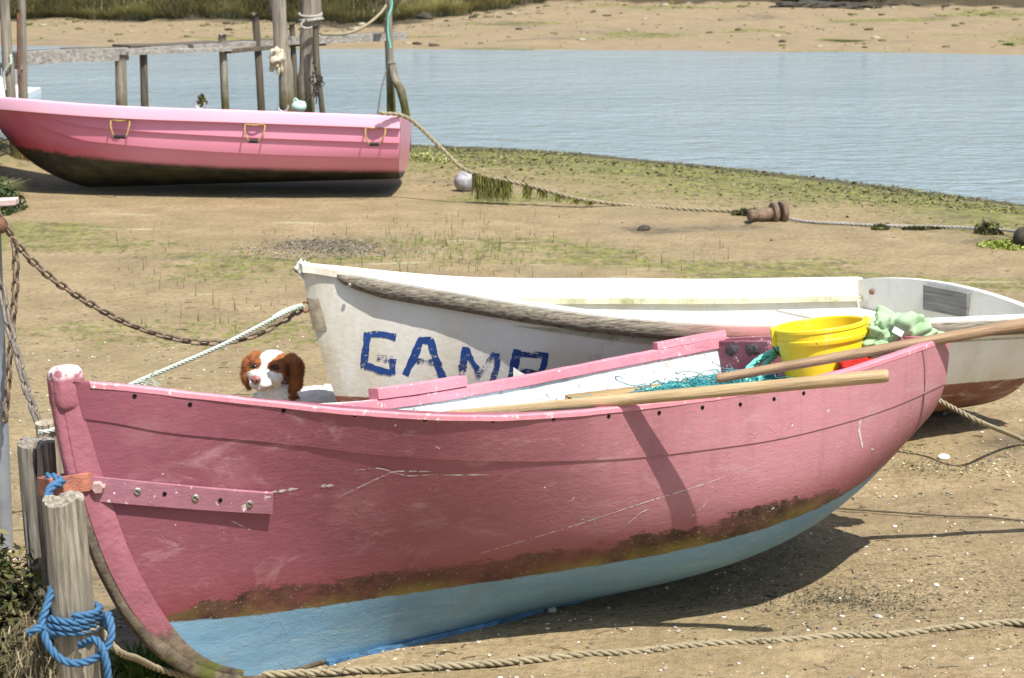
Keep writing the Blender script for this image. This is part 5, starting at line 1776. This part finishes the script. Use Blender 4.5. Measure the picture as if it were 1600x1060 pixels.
jpost(188, 84, 190, .052, M_JP, 2); jpost(224, 84, 226, .035, M_JD, 3); jpost(347, 54, 352, .037, M_JP, 4); jpost(399, 22, 408, .036, M_JD, 5)
jpost(33, -40, 38, .033, M_JP, 6, Y=18.7)
jpost(606, 30, 612, .04, M_JP, 8, Y=21.5)
jpost(456, 38, 463, .028, M_JD, 9, Y=20.9)


def jbeam(name, p0, p1, hy, hz, mat, dz=0, dy=0, seed=0):
    a = at(p0[0], p0[1], jy(p0[0]) + dy); b = at(p1[0], p1[1], jy(p1[0]) + dy)
    a[2] += dz; b[2] += dz
    d = (b - a); L = np.linalg.norm(d); d /= L
    y = np.cross([0, 0, 1], d); y /= np.linalg.norm(y); z = np.cross(d, y)
    n = 14
    s = np.linspace(0, L, n)
    w = .012 * fbm(np.stack([s * 2, 0 * s + seed, 0 * s], 1), seed, 3)
    prof = [(-hy, -hz), (hy, -hz), (hy, hz), (-hy, hz)]
    V = np.stack([np.stack([a + d * t + y * (py_ + ww * .5) + z * (pz_ * (1 + 3 * ww) + ww) for py_, pz_ in prof]) for t, ww in zip(s, w)]).reshape(-1, 3)
    mb = MB().add(V, grid_faces(n, 4, closed_v=True) + [(3, 2, 1, 0), tuple(range((n - 1) * 4, n * 4))])
    return mb.build(name, mat, jt, False)


jbeam('beam', (22, 92), (198, 84), .03, .055, M_JW, seed=1)
jbeam('plank', (18, 84), (120, 79), .16, .015, M_JD, dy=.25, seed=2)
jbeam('plank', (110, 80), (205, 76), .16, .018, M_JD, dy=.25, seed=3)
jbeam('plank', (185, 81), (290, 76), .035, .028, M_JW, seed=4)
jbeam('plank', (198, 85), (360, 76), .03, .016, M_JW, dy=-.06, seed=5)
jbeam('plank', (190, 74), (342, 67), .15, .016, M_JD, dy=.25, seed=6)
jbeam('plank', (300, 75), (452, 66), .03, .022, M_JW, seed=7)
jbeam('plank', (355, 80), (450, 73), .03, .018, M_JD, dy=-.05, seed=8)
jbeam('plank', (350, 69), (440, 64), .13, .015, M_JD, dy=.2, seed=9)
jbeam('beam', (452, 64), (632, 57), .04, .036, M_JW, seed=10)
jbeam('plank', (446, 60), (624, 53), .09, .012, M_JD, dy=.12, seed=14)
jbeam('plank', (440, 70), (500, 68), .1, .02, M_JD, dy=.1, seed=11)
o_ = jbeam('crosspiece', (0, 102), (30, 104), .05, .02, M_JW, dy=-.2, seed=12)

# free standing mooring poles by the jetty
def pole(label, pts, r0, r1, mat, seed, group='rough mooring poles by the jetty', name='mooring_pole', zb=-.6, cracks=.1):
    W = [np.array(p) for p in pts]
    d = (W[-1] - W[-2]); d /= abs(d[2])
    W.append(W[-1] + d * max(0.02, W[-1][2] - zb))
    P, L = smooth_path(W, n=40)
    s = np.linspace(0, 1, 40)
    r = r1 + (r0 - r1) * s
    V, F = tube(P, r, 18)
    V[:18 * 40] = V[:18 * 40] + (V[:18 * 40] - np.repeat(P, 18, 0)) * (.45 * fbm(V[:18 * 40] * np.array([7, 7, 3.5]) + seed, seed, 3))[:, None]
    c = W[-1].copy()
    o = MB().add(V - c, F).build(name, mat, None, True)
    o.location = tuple(c)
    return tag(o, label, 'pole', group)


pole('thick crooked grey pole with a rag tied on it, left of the pair', [at(428, -30, 19.8), at(436, 30, 19.8), at(440, 70, 19.8), at(446, 110, 19.8), at(449, 165, 19.8)], .082, .068, M_JP, 2)
pole('thick straight grey pole wound with rope, right of the pair', [at(488, -20, 19.9), at(485, 30, 19.9), at(481, 80, 19.9), at(478, 120, 19.9), at(479, 165, 19.9)], .085, .078, M_JP, 4)
pole('thin dark crooked stick leaning beside the rope wound pole', [at(493, 40, 19.7), at(495, 95, 19.7), at(500, 140, 19.7), at(503, 170, 19.7)], .026, .022, M_JD, 6)
pole('grey pole at the left edge with green line tied to it', [at(6, -30, 18.5), at(8, 20, 18.5), at(10, 60, 18.5), at(14, 110, 18.5), at(17, 150, 18.5)], .052, .036, M_JP, 7)
pole('thin dark stake beside the left edge pole', [at(28, 15, 18.55), at(29, 80, 18.55), at(31, 150, 18.55)], .013, .012, M_RUST, 8)
fk = pole('forked pole with turquoise rope at the end of the jetty', [at(606, -20, 21.2), at(608, 40, 21.2), at(610, 80, 21.2), at(609, 120, 21.2), at(610, 170, 21.2), at(612, 215, 21.2)], .034, .030, M_JP, 9, zb=-.3)
pole('bent weedy branch propped against the forked pole', [at(612, 100, 21.15), at(616, 122, 21.12), at(625, 140, 21.1), at(632, 165, 21.1), at(636, 195, 21.1), at(636, 222, 21.1)], .040, .036, M_JP, 10, zb=-.25)
# ropes hung on them
M_RAG = simple('bleached_rag', (.52, .46, .34), .95, .25, 20, .5, .006)
M_GREYR = simple('grey_old_rope', (.36, .34, .30), .9, .3, 60, .6, .004)
o_, _ = heap('rag', 'bleached rag hanging on the crooked grey pole', 'rag', at(433, 92, 19.68), (.05, .05, .09), M_RAG, 5, .35, 40, 30)
mb = MB()
for q, (cx, cy) in enumerate(((485, 22), (485, 28), (487, 33))):
    a = np.linspace(0, 2 * math.pi, 22)
    c = at(cx, cy, 19.9)
    V, F = tube(np.stack([c[0] + .098 * np.cos(a), c[1] + .098 * np.sin(a), c[2] + .02 * np.sin(a + q)], 1), .012, 6); mb.add(V, F)
V, F = tube(smooth_path([at(478, 30, 19.78), at(470, 40, 19.76), at(480, 45, 19.76), at(496, 42, 19.78), at(492, 62, 19.75), at(490, 90, 19.72), at(495, 118, 19.7), at(499, 100, 19.72)], n=40)[0], .011, 6); mb.add(V, F)
tag(mb.build('old_rope', M_GREYR), 'old grey rope wound round the thick straight pole', 'rope', kind='stuff')
mb = MB()
for i in range(16):
    c = at(RNG.uniform(488, 500), RNG.uniform(95, 140), 19.7)
    V, F = tube(smooth_path(c + np.cumsum(np.vstack([[0, 0, 0], RNG.normal([0, 0, -.03], .02, (4, 3))]), 0), n=10)[0], .006, 4, False); mb.add(V, F)
tag(mb.build('hanging_weed', M_DRIFT), 'dark weed hanging beside the rope wound pole', 'seaweed', kind='stuff')
mb = MB(); V, F = tube(smooth_path([at(500, 54, 19.9), at(540, 53, 20.4), at(570, 41, 20.8), at(597, 18, 21.1), at(612, -8, 21.3)], n=40)[0], .014, 7); mb.add(V, F)
tag(mb.build('slack_rope', M_STRAW), 'pale slack rope rising from the jetty beam to the forked pole', 'rope')
mb = MB()
rope(mb, [at(611, -15, 21.12), at(612, 10, 21.12), at(607, 25, 21.1), at(606, 50, 21.1), at(610, 75, 21.1)], .010)
tag(mb.build('turquoise_line', M_TQ), 'turquoise line dangling on the forked pole', 'rope')
mb = MB(); V, F = tube(smooth_path([at(604, 110, 21.0), at(596, 140, 20.4), at(590, 178, 19.5)], n=10)[0], .006, 5); mb.add(V, F)
tag(mb.build('thin_line', M_JD), 'thin dark line running down from the forked pole', 'rope')
mb = MB(); rope(mb, [at(16, 85, 18.45), at(17, 98, 18.42), at(10, 108, 18.42), at(6, 118, 18.42), at(8, 140, 18.42)], .012)
tag(mb.build('green_line', M_PGR), 'pale green line hanging on the left edge pole', 'rope')
by = thing('mooring_buoy', 'pale mint green buoy hanging by the thick poles', 'buoy', at(467, 167, 18.4))
mb = MB(); V, F = ICO[3]; mb.add(V * np.array([.062, .062, .052]) + at(467, 167, 18.4), F); mb.build('float', simple('mint_plastic', (.42, .62, .50), .45, .08), by)
for dx in (-5, 7):
    mb = MB(); c = at(467 + dx, 158 if dx < 0 else 163, 18.4); a = np.linspace(0, 2 * math.pi, 14)
    V, F = tube(np.stack([c[0] + .016 * np.cos(a), c[1] + 0 * a, c[2] + .018 * np.sin(a)], 1), .007, 5); mb.add(V, F); mb.build('lug', bpy.data.materials['mint_plastic'], by)
c = at(316, 178, 19.2)
wk = thing('weedy_stake', 'short stake covered in green weed poking up behind the pink dinghy', 'stake', (c[0], c[1], 0))
mb = MB(); V, F = tube(np.array([[c[0], c[1], -.6], [c[0], c[1], .30], at(316, 160, 19.2)]), .02, 8); mb.add(V, F); mb.build('stick', M_JD, wk)
lm = leafmass('weed', None, at(316, 163, 19.2), (.045, .045, .09), 260, [(.10, .11, .04), (.06, .06, .025), (.18, .18, .07)], .016); lm.parent = wk; lm.matrix_parent_inverse = wk.matrix_world.inverted()
lm.location = tuple(at(316, 163, 19.2) - np.array([c[0], c[1], 0])); lm.matrix_parent_inverse = Matrix.Identity(4)
if 'category' in lm: del lm['category']

# small white motor boat moored at the left edge, mostly out of frame
HM = Hull(X=-8.82, Y=27.4, Z=-.60, psi=.02, roll=0., trim=0., L=2.95, Lk=2.9, uf=.5, sc=[.15, .1], ts=.2, rk=.0, rp=2., ws=[.72, .60, .56, .55], bt=[0, .12, .3, .5, .75, 1], b=[.03, .3, .55, .65, .65, .58], full=[.2, .5, .8, .85])
M_GEL = simple('white_gelcoat', (.80, .81, .80), .35, .05, 4, .05, .002, .5)
wm = thing('motor_boat', 'small white motor boat moored beyond the jetty at the left edge', 'boat', mat=HM.mat)
HM.shell('hull', [M_GEL, M_GEL], wm, .03, 40, 16)
HM.transom('transom', M_GEL, wm)
n = 24; t = np.linspace(.3, .97, n)
top = []
for ti in t:
    hb = .50 * min(1, (ti - .25) * 3)
    top.append([[HM.p['L'] * ti, v * hb, .56 + .20 * (1 - abs(v) ** 3) * sstep(.97, .82, ti)] for v in np.linspace(-1, 1, 11)])
MB().add(np.array(top).reshape(-1, 3), grid_faces(n, 11)).build('cuddy', M_GEL, wm, True, world=False)
mb = MB(); box(mb, (2.55, 0, .80), (1, 0, 0), (0, 1, 0), (0, 0, 1), .03, .03, .06, bev=.01); mb.build('cleat', M_GRIP, wm, False, world=False)

# ================================================================== MOORING LINE, BUOYS AND WEED ON THE BEACH
mb = MB()
line = [Hf.world(Hf.P(np.array([.985]), np.array([1.]), 1)[0] + np.array([-.10, -ns * -.12, .03])), at(638, 185, 16.80), at(690, 232, 16.7), at(722, 262, 16.62), at(760, 276, 16.6), at(830, 291, 16.5), at(905, 311, 16.4), gp(1000, 323), gp(1060, 329) + [0, 0, .01], gp(1150, 333) + [0, 0, .015], gp(1195, 336) + [0, 0, .04]]
lp = rope(mb, line, .016, pitch=.14, seg=5)
tag(mb.build('mooring_line', M_STRAW), 'mooring line from the pink dinghy past the grey ball buoy to the spool float', 'rope')
mb = MB()
k = 900
sel = lp[(lp[:, 0] > at(738, 276, 16.6)[0]) & (lp[:, 0] < at(925, 311, 16.4)[0])]
cl = np.concatenate([RNG.uniform(0, .32, 620), RNG.choice([.45, .58, .72, .86, .97], 280) + RNG.normal(0, .02, 280)]).clip(0, .999)
base = sel[(cl * len(sel)).astype(int)] + RNG.normal(0, .008, (k, 3))
gl = terrain(base[:, 0], base[:, 1])[0]
blades(mb, base, -(base[:, 2] - gl) * RNG.uniform(.3, .98, k) * (1 - .35 * cl), RNG.normal(0, .03, (k, 2)), RNG.uniform(.003, .009, k), np.array([.085, .085, .025]) * RNG.uniform(.5, 1.8, (k, 1)) + np.array([.02, .02, .0]), 2)
tag(mb.build('hanging_seaweed', M_BLADE), 'curtain of olive seaweed hanging from the mooring line beside the ball buoy', 'seaweed', kind='stuff')
c = gp(726, 299); c[2] = gz(c[0], c[1])
bb = thing('ball_buoy', 'scuffed grey ball buoy lying on the sand under the mooring line', 'buoy', c)
qg2 = NG('scuffed_grey_buoy', .7, .3)
M_BUOY = qg2.done(qg2.mix(qg2.ramp(qg2.noise(18, 6, .7), [(.35, 0.), (.65, 1.)]), (.16, .155, .15), (.42, .42, .43)), None, qg2.bump(qg2.noise(30, 4), .4, .006))
mb = MB(); V, F = ICO[4]; mb.add(V * .083 * (1 + .02 * fbm(V * 3, 2)[:, None]) + c + [0, 0, .075], F); mb.build('ball', M_BUOY, bb)
mb = MB(); V, F = tube(np.array([c + [0, 0, .150], c + [0.0, 0, .165], c + [.004, 0, .178]]), [.026, .02, .012], 10); mb.add(V, F); mb.build('neck', M_BUOY, bb)
c = gp(1208, 346); c[2] = gz(c[0], c[1])
sp_ = thing('spool_float', 'rusty brown spool shaped float half sunk in the sand', 'float', c)
axd = np.array([.93, .30, .06]); axd /= np.linalg.norm(axd); ay = np.cross([0, 0, 1], axd); ay /= np.linalg.norm(ay); az = np.cross(axd, ay)
Rs = np.stack([ay, az, axd], 1)
M_SP = simple('rusty_spool', (.20, .14, .095), .9, .5, 22, .8, .012)
mb = MB(); lathe(mb, [(.001, -.19), (.034, -.19), (.042, -.18), (.045, .02), (.001, .02)], c + [0, 0, .055], Rs, 24); mb.build('barrel', M_SP, sp_)
for z0, rr in ((.0, .074), (.066, .078)):
    mb = MB(); lathe(mb, [(.001, z0 - .012), (rr * .86, z0 - .013), (rr, z0 - .006), (rr * 1.01, z0 + .016), (rr * .9, z0 + .024), (rr * .45, z0 + .018), (.001, z0 + .016)], c + [0, 0, .062], Rs, 30); mb.build('flange', M_SP, sp_)
c = gp(1600, 386); c[2] = gz(c[0], c[1])
mb = MB(); V, F = ICO[3]; mb.add(V * .075 * (1 + .05 * fbm(V * 2, 3)[:, None]), F); o_ = mb.build('dark_float', M_DRIFT); o_.location = tuple(c + [0, 0, .06])
tag(o_, 'dark round float lying on the sand at the right edge', 'buoy')
mb = MB(); rope(mb, [gp(1225, 345) + [0, 0, .02], gp(1262, 349) + [0, 0, .012], gp(1330, 353) + [0, 0, .012], gp(1400, 356) + [0, 0, .012], gp(1480, 358) + [0, 0, .015], gp(1560, 366) + [0, 0, .03], gp(1592, 374) + [0, 0, .05]], .011, pitch=.1)
tag(mb.build('weedy_line', M_GREYR), 'thin weedy line lying between the spool float and the dark float', 'rope')
for (px, py, r, lab) in ((1545, 366, (.10, .07, .09), 'tall dark weed lump on the line near the right edge'), (1375, 358, (.06, .05, .035), 'small dark weed lump midway on the weedy line'), (1440, 358, (.16, .06, .02), 'flat spread weed clump on the weedy line'), (1165, 336, (.11, .08, .045), 'tangled dark weed clump just left of the spool float')):
    c = gp(px, py); c[2] = gz(c[0], c[1])
    leafmass('weed_lump', lab, c, r, 420, [(.05, .045, .02), (.09, .085, .03), (.13, .14, .04), (.03, .025, .015)], .02, 'seaweed', int(px))
c = gp(1575, 385); c[2] = gz(c[0], c[1])
leafmass('algae_clump', 'bright yellow green algae mat beside the dark float', c, (.22, .22, .03), 700, [(.28, .33, .06), (.20, .25, .04), (.33, .36, .10)], .02, 'algae', 8)
c = gp(652, 262); c[2] = gz(c[0], c[1])
c = gp(672, 246); c[2] = gz(c[0], c[1])
leafmass('algae_clump', 'yellow green algae mound on the shore just right of the pink dinghy', c, (.22, .3, .06), 800, [(.28, .29, .10), (.20, .21, .06), (.36, .36, .17)], .022, 'algae', 9)['kind'] = 'stuff'

# grass and purslane on the bank under the pink dinghy's bow
c = np.array([-4.05, 17.9, 0.]); c[2] = gz(c[0], c[1]) - .03
leafmass('sea_purslane_bush', 'dark green low bush at the left edge below the pink dinghy', at(-5, 262, 16.2) * np.array([1, 1, 0]) + np.array([0, 0, gz(-3.75, 16.2)]) - np.array([.1, 0, 0]), (.28, .3, .24), 3800, [(.035, .055, .02), (.06, .09, .03), (.09, .12, .045), (.02, .03, .012)], .022, 'bush', 12)
tussock('grass_tuft', 'tall pale grass tuft behind the dark bush at the left edge', -4.35, 17.4, .5, .42, 2200, ((.24, .24, .11), (.13, .16, .06), (.34, .32, .19)))
tussock('grass_tuft', 'short grass tuft between the dark bush and the pink dinghy keel', -4.05, 16.9, .34, .2, 1100, ((.22, .23, .09), (.12, .15, .05), (.33, .31, .17)))
tussock('grass_tuft', 'pale grass strip low on the left edge in front of the pink dinghy', -4.5, 16.2, .4, .25, 900, DRY)

# ------------------------------------------------------------------ small things on the sand nobody could count
def near_pts(k, y0=5.6, y1=11.0, pad=.3, pw=1.6):
    y = y0 + (y1 - y0) * RNG.random(k) ** pw
    x = RNG.uniform(-1, 1, k) * (y * .232 + pad)
    return x, y, terrain(x, y)[0]


def scatter(name, label, cat, mat, k, rmin, rmax, flat, sub=0, y1=11.0, cols=None, sink=.3, dens=None, rough=.3):
    x, y, z = near_pts(k, y1=y1)
    if dens is not None:
        kp = RNG.random(k) < dens(x, y); x, y, z = x[kp], y[kp], z[kp]
    mb = MB()
    V0, F0 = ICO[sub]
    for i in range(len(x)):
        r = rmin + (rmax - rmin) * RNG.random() ** 3
        a = RNG.uniform(0, 6.28)
        Rz = np.array([[math.cos(a), -math.sin(a), 0], [math.sin(a), math.cos(a), 0], [0, 0, 1]])
        V = V0 * (1 + RNG.uniform(-rough, rough, (len(V0), 1))) * np.array([r, r * RNG.uniform(.5, .95), r * flat])
        mb.add(V @ Rz.T + np.array([x[i], y[i], z[i] + r * flat * (1 - sink * 2)]), F0, 0, None if cols is None else np.array(cols[RNG.integers(len(cols))]) * RNG.uniform(.75, 1.15))
    return tag(mb.build(name, mat, None, True), label, cat, kind='stuff')


M_PEB = vcol_mat('pebble_colours', .8, .3)
scatter('pebbles', 'small pebbles strewn over the sand', 'pebbles', M_PEB, 3200, .002, .010, .6, 1, 12., [(.34, .30, .24), (.22, .19, .15), (.42, .37, .28), (.16, .14, .12), (.36, .25, .17)])
scatter('shell_fragments', 'tiny white shell fragments strewn over the sand', 'shells', M_PEB, 2400, .002, .0085, .28, 1, 11.5, [(.72, .68, .58), (.62, .56, .46), (.78, .76, .70)])
dd = lambda x, y: np.clip(.25 + .9 * fbm(np.stack([x * 1.4, y * 1.9, 0 * x], -1), 91, 3) + 1.1 * np.exp(-(((x - 1.4) / .7) ** 2 + ((y - 7.0) / .5) ** 2)), 0.04, 1)
scatter('seaweed_crumbs', 'dark dried seaweed crumbs scattered on the sand', 'seaweed', M_PEB, 11000, .002, .009, .22, 0, 12.5, [(.05, .042, .028), (.085, .075, .04), (.11, .095, .06), (.035, .03, .025)], .3, dd, .5)
mb = MB()
x, y, z = near_pts(800, y1=12.5)
for i in range(len(x)):
    a = RNG.normal(0, .7); L = RNG.uniform(.006, .035)
    d = np.array([math.cos(a), math.sin(a), 0]) * L
    c = np.array([x[i], y[i], z[i] + .002])
    V, F = tube(np.stack([c - d, c + [RNG.normal(0, .004), RNG.normal(0, .004), .003], c + d]), RNG.uniform(.0008, .0022), 4, False)
    mb.add(V, F, 0, np.array([(.07, .055, .035), (.13, .10, .06), (.2, .17, .1)][RNG.integers(3)]))
tag(mb.build('twigs', M_PEB), 'tiny dark twigs and stems strewn on the sand', 'twigs', kind='stuff')


def mat_patch(name, label, px, py, w, d, k, cols, leaf=.02, hz=.012):
    c = gp(px, py)
    mb = MB()
    x = c[0] + RNG.normal(0, w * .42, k); y = c[1] + RNG.normal(0, d * .42, k)
    kp = fbm(np.stack([x * 2.2, y * 2.6, 0 * x + px], -1), 15, 4) > RNG.uniform(-.35, .3, k)
    x, y = x[kp], y[kp]; k = len(x)
    z = terrain(x, y)[0] + np.abs(RNG.normal(0, hz, k))
    a = RNG.uniform(0, 6.28, k); s_ = leaf * RNG.uniform(.3, 1.4, k)
    dx = np.stack([np.cos(a) * s_, np.sin(a) * s_, RNG.normal(0, .25, k) * s_], 1)
    dy = np.stack([-np.sin(a) * s_ * .4, np.cos(a) * s_ * .4, RNG.normal(0, .2, k) * s_], 1)
    P = np.stack([x, y, z + .003], 1)
    V = np.stack([P - dx, P - dy, P + dx, P + dy], 1)
    mb.add(V.reshape(-1, 3), np.arange(4 * k).reshape(-1, 4))
    mb.C = [np.repeat(np.array(cols)[RNG.integers(0, len(cols), k)], 4, 0)]
    return tag(mb.build(name, M_BLADE), label, 'seaweed', kind='stuff')


YG = [(.22, .26, .06), (.30, .31, .12), (.15, .17, .05)]
PALE = [(.55, .50, .36), (.48, .45, .30), (.62, .58, .46)]
DKW = [(.05, .048, .03), (.09, .085, .05), (.13, .125, .08), (.035, .032, .022)]
PALE = [(.55, .50, .36), (.48, .45, .30), (.62, .58, .46)]
YG = [(.22, .26, .06), (.30, .31, .12), (.15, .17, .05)]
mat_patch('seaweed_mat', 'flat dark grey seaweed mat on the sand above the white bow', 505, 390, .62, .55, 5200, [(.15, .14, .105), (.20, .185, .14), (.10, .09, .065), (.26, .245, .19)], .009, .003)
mat_patch('seaweed_mat', 'thin dark weed strip on the sand left of the ball buoy', 672, 291, .30, .10, 900, DKW, .012, .006)
mat_patch('seaweed_mat', 'dark weed drift on the sand right of the pink boat stern', 1500, 728, .55, .16, 1500, DKW + YG[:1] + PALE[:1], .0065, .004)
mat_patch('seaweed_mat', 'thin dark weed drift below the shadow of the pink boat', 1330, 940, .34, .20, 2000, DKW, .0055, .002)
mat_patch('green_algae', 'yellow green algae film spread on the sand at right', 1480, 700, .4, .25, 1500, YG, .006, .002)

# loose weed litter along the tide edge
k = 30000
x = RNG.uniform(-1.4, 5.6, k); y = np.interp(x, SHX, SHY) - np.abs(RNG.normal(0, 1, k)) * 1.7 - .02
lit = fbm(np.stack([x * .9, y * 1.6, 0 * x], -1), 95, 4)
kp = RNG.random(k) < np.clip(.35 + 1.5 * lit, .05, 1); x, y = x[kp], y[kp]; k = len(x)
z = terrain(x, y)[0]
a = RNG.uniform(0, 6.28, k); s_ = RNG.uniform(.006, .026, k) * RNG.random(k)
dx = np.stack([np.cos(a) * s_, np.sin(a) * s_, RNG.normal(0, .2, k) * s_], 1); dy = np.stack([-np.sin(a) * s_ * .5, np.cos(a) * s_ * .5, RNG.normal(0, .3, k) * s_], 1)
P = np.stack([x, y, z + .003 + .004 * RNG.random(k)], 1)
mb = MB(); mb.add(np.stack([P - dx, P - dy, P + dx, P + dy], 1).reshape(-1, 3), np.arange(4 * k).reshape(-1, 4))
cc = np.array([(.06, .05, .03), (.10, .085, .045), (.13, .145, .035), (.20, .23, .05), (.085, .10, .03), (.24, .20, .12)])
mb.C = [np.repeat(cc[RNG.integers(0, 6, k)], 4, 0)]
tag(mb.build('weed_litter', M_BLADE), 'brown and green weed litter lying along the tide edge', 'seaweed', kind='stuff')

# thin green sprouts standing on the mud
k = 900
px = np.concatenate([RNG.normal(720, 95, 560), RNG.uniform(180, 460, 180), RNG.uniform(560, 1180, 160)])
py = np.concatenate([RNG.normal(392, 24, 560), RNG.uniform(355, 520, 180), RNG.normal(400, 18, 160)])
# gather them in clumps
cx = np.round(px / 26) * 26 + RNG.normal(0, 7, k); cy = np.round(py / 9) * 9 + RNG.normal(0, 2.2, k)
B = np.array([gp(a, b) for a, b in zip(cx, cy)])
B[:, 2] = terrain(B[:, 0], B[:, 1])[0] - .004
mb = MB()
blades(mb, B, RNG.uniform(.015, .115, k) * np.where(RNG.random(k) < .3, 1, .5), RNG.normal(0, .012, (k, 2)), RNG.uniform(.0022, .0042, k), grass_col(k, (.17, .21, .06), (.09, .13, .04), (.24, .24, .11)), 2)
tag(mb.build('marsh_sprouts', M_BLADE), 'thin green marsh sprouts standing on the mud', 'sprouts', kind='stuff')

# a few larger single stones and shells
M_SHELL = simple('white_shell', (.74, .70, .62), .6, .15, 40, .3, .003)
M_STONE = simple('grey_stone', (.36, .34, .30), .8, .25, 30, .4, .004)


def lone(name, label, cat, px, py, r, mat, seed, sub=2):
    c = gp(px, py); c[2] = gz(c[0], c[1])
    mb = MB(); stone(mb, (0, 0, r[2] * .5), r, sub, seed)
    o = mb.build(name, mat, None, True); o.location = tuple(c)
    return tag(o, label, cat)


lone('shell', 'broken white shell on the weed right of the pink boat stern', 'shell', 1474, 716, (.034, .022, .014), M_SHELL, 3)
lone('pebble', 'round grey pebble in the shadow under the pink keel', 'pebble', 862, 958, (.016, .013, .012), M_STONE, 4)
lone('pebble', 'pale oval pebble in the bright sand near the ground rope', 'pebble', 1372, 966, (.015, .011, .008), M_STONE, 5)
lone('shell', 'small white shell in open sand right of the shadow', 'shell', 1463, 916, (.012, .009, .005), M_SHELL, 6)
lone('shell', 'tiny white shell at the upper end of the shadow tip', 'shell', 1398, 822, (.010, .008, .004), M_SHELL, 7)
lone('driftwood_scrap', 'small dark driftwood scrap lying alone on the middle beach', 'driftwood', 1006, 360, (.05, .03, .025), M_DRIFT, 8)
